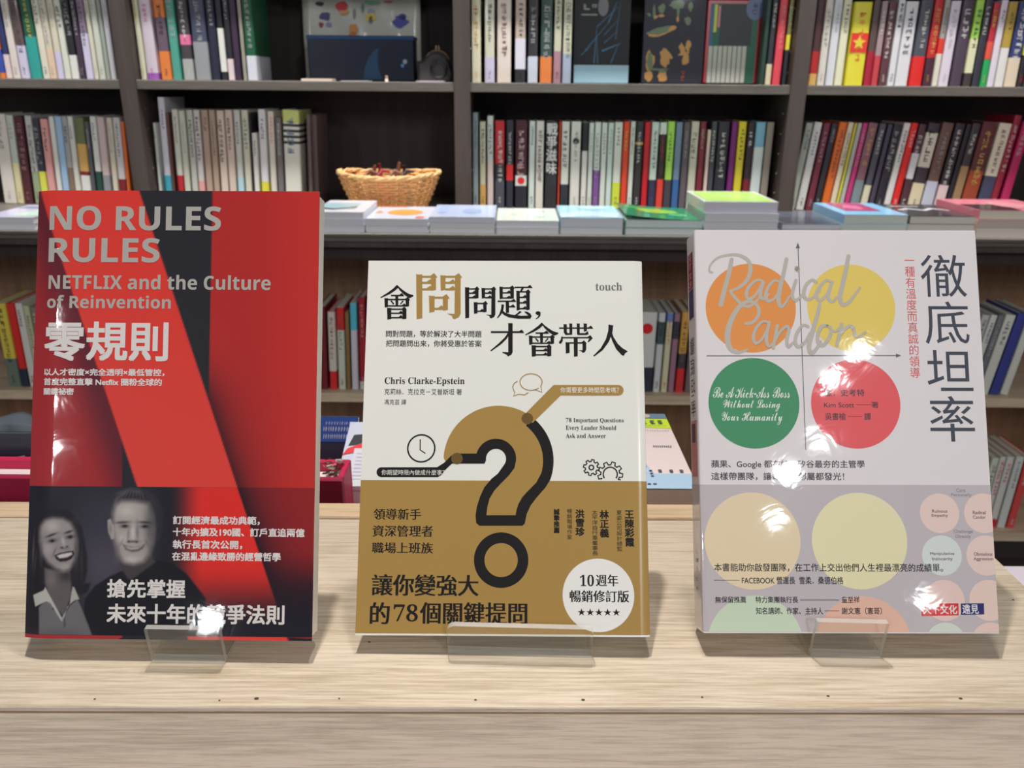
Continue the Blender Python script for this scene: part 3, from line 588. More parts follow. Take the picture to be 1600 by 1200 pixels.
# ------------------------------------------------------------------ piles of books lying on the ledge
def lying_book(label, group, x, y, z, wd, dp, t, cover, k, art=(), rz=0.0, curl=0.0, pagec=(214, 214, 216), name='book'):
    r = thing(name, label, 'book', (x, y, z), group=group, rot=(0, 0, rz))
    e = .0007; cm = mat(cover, k, .3, .5)
    mb = MB().box((0, 0, 0), (wd, dp, e)).box((0, 0, e), (e, dp, t - e))
    nseg = 10; n0 = len(mb.v)
    for i in range(nseg + 1):
        xx = wd * i / nseg; cz = curl * (1 - i / nseg) ** 2 if curl > 0 else -curl * (i / nseg) ** 2
        for yy in (0, dp):
            mb.v += [(xx, yy, t - e + cz), (xx, yy, t + cz)]
    for i in range(nseg):
        a = n0 + i * 4; b = a + 4
        for q in ((a + 1, b + 1, b + 3, a + 3), (a, a + 2, b + 2, b), (a, b, b + 1, a + 1), (a + 2, a + 3, b + 3, b + 2)): mb.f.append(list(q)); mb.m.append(0)
    mb.f.append([n0, n0 + 1, n0 + 3, n0 + 2]); mb.f.append([n0 + nseg * 4 + i for i in (0, 2, 3, 1)]); mb.m += [0, 0]
    mb.build('cover', cm, r)
    MB().box((e, .0015, e), (wd - .001, dp - .001, t - e)).build('pages', mat(pagec, k, .8), r)
    for i, (nm, pts, c) in enumerate(art):
        P = []
        for u, v in pts:
            cz = curl * (1 - u) ** 2 if curl > 0 else -curl * u ** 2
            P.append((u * wd, v * dp, t + cz + .0006 + i * .0001))
        MB().poly(P).build(nm, mat(c, k, .3, .4), r)
    return r
def ell(cx, cy, rx, ry, n=14, seed=None):
    rg = random.Random(seed); return [(cx + rx * math.cos(a) * (rg.uniform(.8, 1.1) if seed else 1), cy + ry * math.sin(a) * (rg.uniform(.8, 1.1) if seed else 1)) for a in [2 * math.pi * i / n for i in range(n)]]
def rect(x0, y0, x1, y1): return [(x0, y0), (x1, y0), (x1, y1), (x0, y1)]
LG_ = 'books lying in piles on the bookcase ledge'
PN = ['fully visible ', 'second ', 'third ', 'fourth ']
def lablen(t):
    assert len(t.split()) <= 16, t
    return t
def pile(px0, px1, layers, place, Y=1.938, dp=.21, x_clip=None):
    """layers bottom to top: (thickness, cover colour, art, words, page colour, curl, dx)"""
    a = on_y(px0, 362, Y); b = on_y(px1, 362, Y); z = LEDZ + .0003
    for i, L in enumerate(layers):
        t, c, art, words = L[:4]; pc = L[4] if len(L) > 4 else (214, 214, 218); curl = L[5] if len(L) > 5 else 0; dx = L[6] if len(L) > 6 else 0; dy = L[7] if len(L) > 7 else 0
        rg = random.Random(px0 * 10 + i)
        lying_book(lablen('%s, %s' % (words, place)), LG_, a[0] + .0012 + dx, Y + rg.uniform(0, .0025) + dy, z, b[0] - a[0] - .0024, dp, t, c, KB * .95, art, 0, curl, pc)
        z += t + .0002
pile(-30, 56, [(.014, (206, 206, 210), [], 'white book, bottom of the leftmost ledge pile'), (.014, (204, 200, 224), [('cover_picture', [(.45, .1), (.95, .1), (.95, .9), (.7, .95)], (170, 196, 180)), ('title_print', rect(.05, .7, .5, .85), (120, 130, 150))], 'lavender-white book, top of the leftmost ledge pile')], 'behind the red book')
pile(488, 570, [(.016, (206, 206, 214), [], 'white book, lowest of its ledge pile'), (.014, (196, 196, 206), [], 'white book, middle of its ledge pile'),
                (.016, (200, 200, 206), [('cover_picture', rect(.02, .25, .75, .75), (140, 164, 170)), ('ink_line', [(.02, .28), (.35, .18), (.75, .36), (.75, .44), (.35, .26), (.02, .36)], (44, 46, 54))], 'grey-white book with dark brushwork, top of its pile')], 'just right of the red book')
pile(571, 670, [(.016, (196, 200, 190), [], 'white book, under the orange fish cover'), (.016, (206, 216, 232), [('orange_fish', ell(.55, .5, .30, .22, 16), (226, 160, 76)), ('orange_fish_tail', [(.2, .5), (.08, .62), (.05, .4)], (226, 160, 76)), ('red_mark', ell(.85, .12, .08, .06), (226, 96, 60)), ('orange_edge', rect(0, .94, .5, 1), (226, 110, 50))], 'white book with orange fish cover, topmost of its pile')], 'below the basket')
pile(671, 774, [(.012, (186, 192, 186), [], 'grey-edged book, lowest of three in its ledge pile'), (.012, (196, 200, 196), [], 'grey-edged book, middle of three in its ledge pile'),
                (.013, (190, 202, 226), [('cover_picture', ell(.62, .45, .16, .2, 12, 5), (140, 156, 186)), ('title_print', rect(.08, .3, .22, .9), (150, 166, 196))], 'pale blue-grey book, topmost of three in its ledge pile')], 'right of the orange fish book')
pile(775, 874, [(.015, (206, 204, 218), [], 'white book, lower of two in its ledge pile'), (.015, (206, 216, 206), [('green_mark', ell(.3, .5, .08, .06, 8, 2), (176, 200, 170)), ('red_mark', ell(.78, .75, .03, .03, 8), (206, 140, 140)), ('green_mark', ell(.7, .3, .1, .05, 8, 3), (180, 206, 180))], 'white book with faint green sketches, upper in its pile')], 'above the gold-titled book')
pile(875, 974, [(.016, (206, 214, 222), [], 'white book, lower of two under the pale blue cover'), (.022, (160, 206, 226), [('cover_picture', [(.0, .0), (.5, .1), (.9, .0), (1, .35), (.4, .5), (0, .3)], (196, 222, 232)), ('cover_picture', ell(.6, .8, .3, .12, 10, 4), (190, 226, 214))], 'pale sky-blue book, upper of two in its ledge pile')], 'left of the green curled book')
pile(976, 1098, [(.016, (120, 140, 132), [], 'white book with dark green boards, lower in its pile', (200, 206, 204)), (.018, (20, 110, 74), [('cover_picture', ell(.5, .6, .32, .2, 12, 7), (120, 160, 60)), ('cover_picture', ell(.75, .35, .15, .12, 10, 8), (70, 150, 100)), ('cover_picture', ell(.2, .75, .12, .12, 10, 9), (60, 140, 70))], 'green book with a curling cover, upper in its pile', (196, 206, 204), .012)], 'left of light green book')
pile(1099, 1216, [(.016, (190, 190, 190), [], 'white book, lowest under the light green book'), (.016, (206, 206, 210), [], 'white book, second from bottom under the light green book'), (.018, (200, 202, 206), [], 'white book, directly under the light green book'),
                  (.026, (226, 232, 226), [('cover_picture', rect(.05, .05, .95, .93), (176, 214, 110)), ('cover_picture', ell(.5, .5, .3, .15, 12, 6), (196, 222, 130))], 'white book with a light green cover, top of pile', (214, 212, 224), 0, -.004)], 'above right-hand upright book')
pile(1220, 1313, [(.014, (170, 170, 172), [], 'white book, under the dark-covered book'), (.014, (70, 74, 86), [('cover_picture', rect(.1, .1, .9, .5), (56, 58, 66))], 'dark slate-covered book, top of a low ledge pile')], 'between light green and blue covers')
pile(1315, 1417, [(.016, (196, 196, 180), [], 'cream-edged book, lowest under the blue and pink cover', (206, 206, 190)), (.014, (190, 206, 206), [], 'pale book, directly under the blue and pink cover', (206, 214, 206)),
                  (.020, (120, 170, 200), [('cover_picture', rect(.18, .3, .75, .97), (150, 60, 96)), ('cover_picture', ell(.45, .6, .15, .2, 10, 3), (176, 100, 130))], 'blue book with a pink picture, top of its pile', (206, 214, 200))], 'above right-hand upright book')
pile(1418, 1523, [(.016, (206, 200, 186), [], 'cream-edged book, lowest under the black cover', (206, 200, 188)), (.014, (196, 196, 196), [], 'pale book, directly under the black cover', (200, 194, 184)),
                  (.018, (50, 50, 52), [('white_scribble', [(.1, .5), (.3, .62), (.5, .5), (.7, .66), (.9, .5), (.9, .44), (.7, .56), (.5, .42), (.3, .54), (.1, .44)], (190, 190, 190)), ('white_scribble', rect(.15, .75, .6, .8), (170, 170, 170))], 'black book with white scribbles, top of its pile', (206, 200, 188))], 'near the right end')
pile(1525, 1660, [(.022, (206, 196, 190), [], 'cream-edged book, lowest of the pink-covered pile', (206, 196, 186)), (.020, (180, 160, 150), [], 'brownish-edged book, middle of the pink-covered pile', (176, 160, 150)),
                  (.020, (222, 130, 146), [('cover_picture', rect(.02, .02, .5, .5), (40, 34, 40)), ('cover_picture', ell(.6, .5, .2, .3, 10, 2), (232, 160, 166))], 'pink-covered book, topmost of the rightmost ledge pile', (206, 200, 180))], 'at the right edge')

# ------------------------------------------------------------------ things on the white table behind the platform
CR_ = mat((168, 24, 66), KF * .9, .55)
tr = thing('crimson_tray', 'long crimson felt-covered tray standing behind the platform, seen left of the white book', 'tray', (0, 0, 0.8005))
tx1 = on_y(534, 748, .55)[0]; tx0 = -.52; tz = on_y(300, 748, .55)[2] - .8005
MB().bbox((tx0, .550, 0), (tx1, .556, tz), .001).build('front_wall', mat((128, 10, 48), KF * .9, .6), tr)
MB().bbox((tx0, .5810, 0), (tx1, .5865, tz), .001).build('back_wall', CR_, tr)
MB().bbox((tx1 - .0045, .5565, 0), (tx1, .5805, tz), .001).build('end_wall', CR_, tr)
MB().bbox((tx0, .5565, 0), (tx0 + .0055, .5805, tz), .001).build('end_wall', CR_, tr)
MB().box((tx0 + .006, .5565, tz - .012), (tx1 - .005, .5805, tz - .008)).build('tray_floor', mat((206, 196, 196), KF, .6), tr)
p = on_y(521, 738, .569)
jw = thing('metal_trinket', 'cluster of small silvery metal leaves lying in the crimson tray', 'trinket', (p[0], .569, .8005 + tz - .0075))
rg = random.Random(12); mb = MB()
for i in range(26):
    x, y, z = rg.uniform(-.006, .006), rg.uniform(-.007, .007), rg.uniform(0.001, .013); a = rg.uniform(0, 6.28); s = rg.uniform(.0016, .003)
    T = Matrix.Translation((x, y, z)) @ Matrix.Rotation(a, 4, 'Z') @ Matrix.Rotation(rg.uniform(-1, 1), 4, 'X')
    mb.box((-s, -s * .5, -.0002), (s, s * .5, .0002), rg.choice((0, 0, 1, 2)), T)
mb.build('metal_leaves', None, jw, mats=[mat((206, 196, 180), KF, .25, metal=.9), mat((80, 60, 50), KF, .3, metal=.7), mat((170, 90, 110), KF, .4)])['kind'] = 'stuff'

def slant(name, label, cat, px0, px1, ptop, Y, tilt, wd, ln, t, cover, k, dz=0):
    """book leaning back: top edge centre at pixel height ptop on plane Y"""
    a = on_y(px0, ptop, Y)
    r = thing(name, label, cat, tuple(a), rot=(-(math.radians(tilt)), 0, 0))
    MB().bbox((0, 0, -ln), (wd, .001, 0), .0003).bbox((0, t - .001, -ln), (wd, t, 0), .0003).build('cover', mat(cover, k, .35, .4), r)
    MB().box((.001, .0011, -ln + .001), (wd - .001, t - .0011, -.001)).build('pages', mat((214, 212, 206), k, .8), r)
    return r
s = slant('book', 'navy and royal blue book with white lettering leaning behind the crimson tray', 'book', 470, 551, 650, .680, 21, .050, .1370, .012, (30, 34, 52), KF * .9)
Wb = .050
def sl(name, r, pts, c, k, y=-.0003): return MB().poly([(x, y, z) for x, z in pts]).build(name, mat(c, k, .4, .2), r)
sl('blue_panel', s, [(.0005, -.0222), (Wb - .0005, -.0222), (Wb - .0005, -.0005), (.0005, -.0005)], (36, 74, 150), KF * .9)
for (a, b, c, d), c3 in (((.022, -.0075, .046, -.0045), (150, 160, 200)), ((.020, -.013, .045, -.009), (206, 214, 232)), ((.020, -.0195, .042, -.0155), (214, 222, 236))):
    glyphmarks(0, 1, 1, 0, 0, 1, random.Random(1))
    mb = MB(); rg = random.Random(int(a * 1e4 + b * -1e5)); x = a
    while x < c:
        q = rg.uniform(.0008, .0016)
        mb.poly([(x, -.0006, b), (x + q * .5, -.0006, b), (x + q * .8, -.0006, d), (x + q * .3, -.0006, d)]); mb.poly([(x, -.0006, (b + d) / 2), (x + q * 1.2, -.0006, (b + d) / 2), (x + q * 1.2, -.0006, (b + d) / 2 + .0005), (x, -.0006, (b + d) / 2 + .0005)]); x += q * 1.7
    mb.build('white_lettering', mat(c3, KF * .9, .5), s)
# pale magazine tilted towards the viewer, between the blue book and the white book
def quad_plate(name, label, cat, corners, t, cover, k):
    """plate given by four world corners TL TR BR BL; returns thing with local frame x right, y down-slope(up), z out"""
    TL_, TR_, BR_, BL_ = [Vector(c) for c in corners]
    ex = (BR_ - BL_).normalized(); n = ex.cross((TL_ - BL_)).normalized(); ey = n.cross(ex)
    Mx = Matrix((( ex.x, ey.x, n.x, BL_.x), (ex.y, ey.y, n.y, BL_.y), (ex.z, ey.z, n.z, BL_.z), (0, 0, 0, 1)))
    r = thing(name, label, cat, matrix=Mx)
    wd = (BR_ - BL_).length; hh = (TL_ - BL_).dot(ey)
    MB().bbox((0, 0, -.0006), (wd, hh, 0), .0002).bbox((0, 0, -t), (wd, hh, -t + .0006), .0002).build('cover', mat(cover, k, .3, .4), r)
    MB().box((.0008, .0008, -t + .0007), (wd - .0008, hh - .0008, -.0007)).build('pages', mat((214, 212, 210), k, .8), r)
    return r, wd, hh, Mx
yb, yt_ = .597, .672
BLp = on_y(523, 760, yb); TLp = on_y(548, 659, yt_)
wdm = .085
q, mw, mh, Mx = quad_plate('magazine', 'white magazine with red and black corner artwork, lying tilted beside the crimson tray', 'magazine',
                           [TLp, TLp + np.array([wdm, 0, 0]), BLp + np.array([wdm, 0, 0]), BLp], .006, (206, 214, 230), KF)
for i in range(5):
    lying_book('white-edged magazine, %s from the bottom under the red and black magazine' % ORD[i], 'magazines piled under the tilted white magazine', BLp[0] + .004, .606, .8006 + i * .0198, .084, .13, .0192, (206, 208, 214), KF, (), 0, 0, (222, 218, 222), name='magazine')
def pl(name, r, pts, c, k=KF, z=.0003): return MB().poly([(x, y, z) for x, y in pts]).build(name, mat(c, k, .35, .3), r)
pl('black_artwork', q, [(.003, mh * .60), (.03, mh * .68), (.03, mh * .82), (.006, mh * .78)], (44, 46, 52))
pl('red_artwork', q, [(0.0, mh * .46), (.014, mh * .52), (.03, mh * .56), (.03, mh * .73), (.016, mh * .66), (.003, mh * .56)], (214, 50, 60), z=.0005)
pl('white_panel', q, [(.009, mh * .1), (.06, mh * .1), (.06, mh * .56), (.009, mh * .56)], (226, 226, 240), z=.0007)
for i in range(7): pl('text_line', q, rect(.012, mh * (.14 + .055 * i), .055, mh * (.14 + .055 * i) + .0012), (170, 170, 196), z=.0009)
pl('grey_artwork', q, [(.0, 0), (.06, 0), (.06, mh * .1), (.0, mh * .35)], (190, 198, 200), z=.0004)
# pile at the right between the white-gold and the white book
Yf = .54; a = on_y(1000, 762, Yf); b = on_y(1092, 762, Yf); zt = on_y(1040, 764, Yf)[2]
nb = 6; zz = .8006; tk = (zt - zz) / nb
kk = KF * .95
for i in range(nb):
    top = (i == nb - 1)
    art = []
    if top:
        art = [('pink_panel', rect(.0, .16, 1, .80), (222, 206, 206)), ('blue_panel', rect(0, .0, 1, .17), (176, 204, 232)), ('blue_panel', [(0, .17), (.34, .17), (0, .62)], (186, 206, 232)), ('lime_band', [(0, .80), (1, .77), (1, .92), (0, .92)], (196, 222, 60)),
               ('photo_panel', [(.28, .925), (1, .925), (1, 1), (.24, 1)], (96, 120, 140)), ('photo_panel', ell(.58, .965, .10, .03, 8), (176, 170, 160)), ('photo_panel', rect(0, .925, .26, 1), (160, 200, 230)), ('orange_line', rect(.0, .775, .5, .79), (222, 170, 110))]
    words = 'magazine with a lime green band across its cover, topmost of its pile' if top else 'white-edged magazine, %s from the bottom of the pile' % ORD[i]
    r_ = lying_book(words + ', between white books' if top else words + ' under the lime-banded cover', 'magazines piled between the white and the gold-banded book', a[0], Yf, zz, b[0] - a[0] , .145, tk - .0004, (176, 172, 166) if top else (214, 206, 206), kk, art, 0, 0, (226, 214, 214), name='magazine')
    if top:
        W2, D2 = b[0] - a[0], .145
        mb = MB(); rg = random.Random(8)
        def dash(u, v, du, dv): mb.poly([(u * W2, v * D2, tk + .0010), ((u + du) * W2, v * D2, tk + .0010), ((u + du) * W2, (v + dv) * D2, tk + .0010), (u * W2, (v + dv) * D2, tk + .0010)])
        for u in (.30, .45, .62, .78):
            for z_ in range(3): dash(u + rg.uniform(-.01, .01), .835 + z_ * .022, .09, .010)
            dash(u + .03, .83, .015, .06)
        for u in np.arange(.18, .92, .045): dash(u, .805, .02, .006)
        for u in np.arange(.45, .92, .05): dash(u, .73, .02, .008)
        for u in np.arange(.5, .85, .04): dash(u, .50, .02, .02)
        for u in (.05, .15, .25): dash(u, .04, .06, .01)
        for u in (.42, .62, .8): dash(u, .18, .06, .03)
        for i in range(4):
            for j in range(4): dash(.05 + .07 * i, .52 - .11 * i - j * .03 * (j < 3), .05, .012)
        mb.build('cover_print', mat((70, 74, 86), kk, .5), r_)
    zz += tk
# dark padded bag and navy book at the far left
a = on_y(-60, 664, .655)
r = slant('book', 'black-navy book with tiny white lettering leaning behind the tray at far left', 'book', -60, 46, 676, .665, 18, .062, .1250, .014, (20, 26, 42), KF)
sl('white_lettering', r, [(.0445, -.0225), (.0545, -.0205), (.0545, -.0190), (.0445, -.021)], (120, 130, 150), KF)
r = thing('grey_cloth', 'folded grey-blue cloth lying behind the navy book at far left', 'cloth', (on_y(-40, 664, .70)[0], .70, .8006))
vv = []; ff = []
for j in range(9):
    for i in range(13):
        x = i / 12 * .075; v = j / 8
        if v < .5: y = 0; z = v * 2 * .110
        else: y = (v - .5) * 2 * .022; z = .110
        vv.append((x, y + .003 * math.sin(i * 1.1 + j), max(0.0005, z + .003 * math.sin(i * .8 + j * .5) * (z > .01) - (.02 * (i / 12) ** 3) * (z > .05))))
for j in range(8):
    for i in range(12): q_ = j * 13 + i; ff.append([q_, q_ + 1, q_ + 14, q_ + 13])
c_ = obj('cloth_fold', vv, ff, mat((78, 86, 94), KF, .8), r, True); mo_ = c_.modifiers.new('s', 'SOLIDIFY'); mo_.thickness = .003
# ------------------------------------------------------------------ the three upright books in front
QB = {1: ((-0.1728, 0.3546, 0.9363), -0.0102, 0.3831, 0.0052, 0.1467, 0.2285, 0.0165),
      2: ((-0.0036, 0.3611, 0.9353), -0.0141, 0.5109, 0.0101, 0.1513, 0.1998, 0.015),
      3: ((0.1748, 0.3625, 0.9378), -0.0005, 0.4504, 0.0065, 0.1514, 0.2120, 0.022)}
OFS = 0.12        # print and paper-band layers are a few hundredths of a millimetre thick
class Front:
    def __init__(s, k, side, rw, rd, name, label):
        (x, y, z), ya, le, ro, s.w, s.h, s.T = QB[k]
        cy, sy = math.cos(ya), math.sin(ya); rx = np.array([cy, sy, 0]); n = np.array([-sy, cy, 0]); up0 = np.array([0, 0, 1.])
        up = up0 * math.cos(le) + n * math.sin(le)
        s.ex = rx * math.cos(ro) + up * math.sin(ro); s.ey = -rx * math.sin(ro) + up * math.cos(ro); s.ez = np.cross(s.ex, s.ey)
        s.b = np.array([x, y, z]); Mx = Matrix([[s.ex[i], s.ey[i], s.ez[i], s.b[i]] for i in range(3)] + [[0, 0, 0, 1]])
        s.side, s.rw, s.rd = side, rw, rd
        s.r = thing(name, label, 'book', matrix=Mx); s.M = Mx
    def surf(s, x):                       # the cover curves back towards the spine
        d = (s.rw - (x + s.w / 2)) if s.side == 'L' else (s.rw - (s.w / 2 - x))
        return -s.rd * (d / s.rw) ** 2 if d > 0 else 0.0
    def uv(s, px, py):
        d = ray(px, py); t = ((s.b - EYEP) @ s.ez) / (d @ s.ez); P = EYEP + d * t - s.b
        return P @ s.ex, P @ s.ey
    def clamp(s, x, m=.0): return max(-s.w / 2 + m, min(s.w / 2 - m, x))
    def V(s, x, y, off): return (x, y, s.surf(x) + off * OFS)
    def profile(s, off=0.0, back=True):
        """outline of the cover in x,z: fore-edge front -> spine -> back"""
        sg = 1 if s.side == 'R' else -1; hw = s.w / 2; P = []
        P.append((-sg * hw, off))
        for i in range(13):
            x = hw - s.rw + s.rw * i / 12; P.append((sg * (x + (off if i == 12 else 0)), s.surf(sg * x) + off))
        zf = -s.rd; rr = min(.0022, s.T * .2)
        # rounded turn into the spine face
        P[-1] = (sg * (hw - .0004), zf + off - .0000)
        for a in (30, 60, 90):
            P.append((sg * (hw + off - rr * (1 - math.sin(math.radians(a))) + 0), zf + off - rr * (1 - math.cos(math.radians(a))) - .0002))
        P.append((sg * (hw + off), -s.T + rr - off))
        P.append((sg * (hw + off - rr * .4), -s.T + rr * .3 - off)); P.append((sg * (hw + off - rr), -s.T - off))
        P.append((-sg * (hw - .0018), -s.T - off))
        return P
    def shell(s, name, y0, y1, off, th, m, parent=None):
        A = s.profile(off); B = s.profile(off - th); n = len(A); v = []; f = []
        for y in (y0, y1):
            v += [(x, y, z) for x, z in A] + [(x, y, z) for x, z in B]
        N = 2 * n
        for i in range(n - 1):
            q = [i, i + 1, N + i + 1, N + i]; f.append(q if s.side == 'R' else q[::-1])
            q = [n + i + 1, n + i, N + n + i, N + n + i + 1]; f.append(q if s.side == 'R' else q[::-1])
            f.append([i, n + i, n + i + 1, i + 1]); f.append([N + i, N + i + 1, N + n + i + 1, N + n + i])
        for i in (0, n - 1): f.append([i, n + i, N + n + i, N + i])
        me_o = obj(name, v, f, m, parent or s.r)
        bm = bmesh.new(); bm.from_mesh(me_o.data); bmesh.ops.recalc_face_normals(bm, faces=bm.faces); bm.to_mesh(me_o.data); bm.free()
        return me_o
    def body(s, cover_m, page_m, y0=0.0, th=.0005):
        s.cover = s.shell('cover', y0, s.h, 0.0, th, cover_m)
        sg = 1 if s.side == 'R' else -1; a, b = -sg * (s.w / 2 - .0012), sg * (s.w / 2 - s.rw * .55)
        x0, x1 = min(a, b), max(a, b)
        MB().box((x0, y0 + .0012, -s.T + .0007), (x1, s.h - .0012, -.0007 - s.rd * .25)).build('pages', page_m, s.r)
    def box(s, x0, y0, x1, y1):
        xm, ym = (x0 + x1) / 2, (y0 + y1) / 2
        return s.uv(x0, ym)[0], s.uv(xm, y0)[1], s.uv(x1, ym)[0], s.uv(xm, y1)[1]
    def text(s, t, bx, c, off=.0006, bold=0, boldy=None, vert=False, name='lettering', m=None):
        u0, v0, u1, v1 = s.box(*bx); pxm = s.w / 450
        by = bold if boldy is None else boldy
        def to3(u, v, e):
            U = u0 + (u - 0) * (u1 - u0); Vv = v0 + v * (v1 - v0); return (s.clamp(U, .0002), Vv, off * OFS + e)
        W, H = abs(u1 - u0), abs(v1 - v0)
        o = glyph_print(t, m or s.ink(c), s.r, to3, (0, 0, 1, 1), name, (bold * pxm / W, by * pxm / H), vert)
        sgn = 1 if s.side == 'R' else -1
        if max(sgn * v.co.x for v in o.data.vertices) > s.w / 2 - s.rw:
            bm = bmesh.new(); bm.from_mesh(o.data)
            for i in range(12):
                bmesh.ops.bisect_plane(bm, geom=bm.verts[:] + bm.edges[:] + bm.faces[:], plane_co=(sgn * (s.w / 2 - s.rw + s.rw * i / 12), 0, 0), plane_no=(1, 0, 0))
            for v in bm.verts: v.co.z += s.surf(v.co.x)
            bm.to_mesh(o.data); bm.free()
        return o
    def ink(s, c, **kw): return s.paint(c)
    def poly(s, pts, c, off=.0005, name='print', px=True, clip=None):
        P = [s.uv(*p) for p in pts] if px else list(pts)
        x0, x1, y0, y1 = clip or (-s.w / 2, s.w / 2, 0, s.h)
        for ax, lim, sg in ((0, x0, 1), (0, x1, -1), (1, y0, 1), (1, y1, -1)):
            out = []
            for i in range(len(P)):
                a, b = P[i - 1], P[i]; da, db = (a[ax] - lim) * sg, (b[ax] - lim) * sg
                if da >= 0: out.append(a)
                if (da >= 0) != (db >= 0): t = da / (da - db); out.append((a[0] + (b[0] - a[0]) * t, a[1] + (b[1] - a[1]) * t))
            P = out
            if not P: return
        # cut along the curved strip so the print follows the cover
        bm = bmesh.new(); vs_ = [bm.verts.new((p[0], p[1], 0)) for p in P]
        try: bm.faces.new(vs_)
        except ValueError: return
        sgn = 1 if s.side == 'R' else -1
        if max(p[0] * sgn for p in P) > s.w / 2 - s.rw:
            for i in range(12):
                xx = sgn * (s.w / 2 - s.rw + s.rw * i / 12)
                bmesh.ops.bisect_plane(bm, geom=bm.verts[:] + bm.edges[:] + bm.faces[:], plane_co=(xx, 0, 0), plane_no=(1, 0, 0))
        if len(P) > 4: bmesh.ops.triangulate(bm, faces=bm.faces[:], ngon_method='EAR_CLIP')
        for v in bm.verts: v.co.z = s.surf(v.co.x) + off * OFS
        for f in bm.faces:
            f.normal_update()
            if f.normal.z < 0: f.normal_flip()
        me = bpy.data.meshes.new(name); bm.to_mesh(me); bm.free(); me.materials.append(c if isinstance(c, bpy.types.Material) else s.paint(c))
        o = bpy.data.objects.new(name, me); COL.objects.link(o); o.parent = s.r; return o
    def disc(s, px, py, r, c, off=.0005, name='disc', r0=0, clip=None, n=64):
        u, v = s.uv(px, py); k = (s.uv(px + 10, py)[0] - u) / 10
        P = [(u + r * k * math.cos(2 * math.pi * i / n), v + r * k * math.sin(2 * math.pi * i / n)) for i in range(n)]
        if not r0: return s.poly(P, c, off, name, False, clip)
        mb = MB()
        for i in range(n):
            a, b = 2 * math.pi * i / n, 2 * math.pi * (i + 1) / n
            mb.poly([s.V(u + q * k * math.cos(t), v + q * k * math.sin(t), off) for q, t in ((r0, a), (r, a), (r, b), (r0, b))])
        return mb.build(name, s.paint(c), s.r)
    def stroke(s, pts, wd, c, off=.0007, name='stroke', closed=False, smooth=True, caps=True, join=None):
        """brush stroke through pixel points; wd a number or per-point widths (px)"""
        P = [np.array(p, float) for p in pts]; W = list(wd) if isinstance(wd, (list, tuple)) else [wd] * len(P)
        Q = []; WW = []
        if smooth:
            n = len(P); rng_ = range(n if closed else n - 1)
            for i in rng_:
                p0 = P[i - 1] if (i > 0 or closed) else P[0]; p1 = P[i]; p2 = P[(i + 1) % n]; p3 = P[(i + 2) % n] if (closed or i + 2 < n) else P[-1]
                for j in range(6):
                    t = j / 6; Q.append(.5 * ((2 * p1) + (-p0 + p2) * t + (2 * p0 - 5 * p1 + 4 * p2 - p3) * t * t + (-p0 + 3 * p1 - 3 * p2 + p3) * t ** 3)); WW.append(W[i] * (1 - t) + W[(i + 1) % n] * t)
            if not closed: Q.append(P[-1]); WW.append(W[-1])
        else: Q, WW = P, W
        n = len(Q); L = []; Rr = []
        for i in range(n):
            t = (Q[(i + 1) % n] - Q[i - 1]) if closed else Q[min(i + 1, n - 1)] - Q[max(i - 1, 0)]
            l = np.linalg.norm(t); t = t / l if l > 0 else np.array([1, 0]); nn = np.array([-t[1], t[0]]) * WW[i] / 2; L.append(Q[i] + nn); Rr.append(Q[i] - nn)
        mb = MB()
        def pt(p, o_=0): u, v = s.uv(*p); q_ = s.V(s.clamp(u), v, off); return (q_[0], q_[1], q_[2] + o_)
        for i in range(n if closed else n - 1):
            j = (i + 1) % n; mb.poly([pt(L[i]), pt(L[j]), pt(Rr[j]), pt(Rr[i])])
        if caps and not closed:
            for q, ww in ((Q[0], WW[0]), (Q[-1], WW[-1])):
                mb.poly([pt(q + ww / 2 * np.array([math.cos(a), math.sin(a)]), 2e-6) for a in [2 * math.pi * i / 12 for i in range(12)]])
        return mb.build(name, s.paint(c), s.r)
    def grid(s, name, xr, yr, nx, ny, fn, off, m):
        """printed picture: vertex colours from fn(px, py) -> rgb 0..255 arrays, laid on the curved cover; xr, yr local extents"""
        xs = np.linspace(xr[0], xr[1], nx); ys = np.linspace(yr[0], yr[1], ny); X, Y = np.meshgrid(xs, ys)
        P = s.b[:, None, None] + s.ex[:, None, None] * X + s.ey[:, None, None] * Y - EYEP[:, None, None]
        dz = np.tensordot(FW, P, 1); PX = 800 + F_PX * np.tensordot(RT, P, 1) / dz; PY = 600 - F_PX * np.tensordot(UP, P, 1) / dz
        rgb = fn(PX, PY) / 255.0; L_ = np.where(rgb <= .04045, rgb / 12.92, ((rgb + .055) / 1.055) ** 2.4) / KF
        verts = [(float(x), float(y), s.surf(float(x)) + off * OFS) for y in ys for x in xs]
        faces = [(j * nx + i, j * nx + i + 1, (j + 1) * nx + i + 1, (j + 1) * nx + i) for j in range(ny - 1) for i in range(nx - 1)]
        o = obj(name, verts, faces, m, s.r, True)
        ca = o.data.color_attributes.new('ink', 'FLOAT_COLOR', 'POINT')
        col = np.ones((ny * nx, 4), np.float32); col[:, :3] = np.clip(L_, 0, .9).reshape(-1, 3); ca.data.foreach_set('color', col.ravel())
        return o
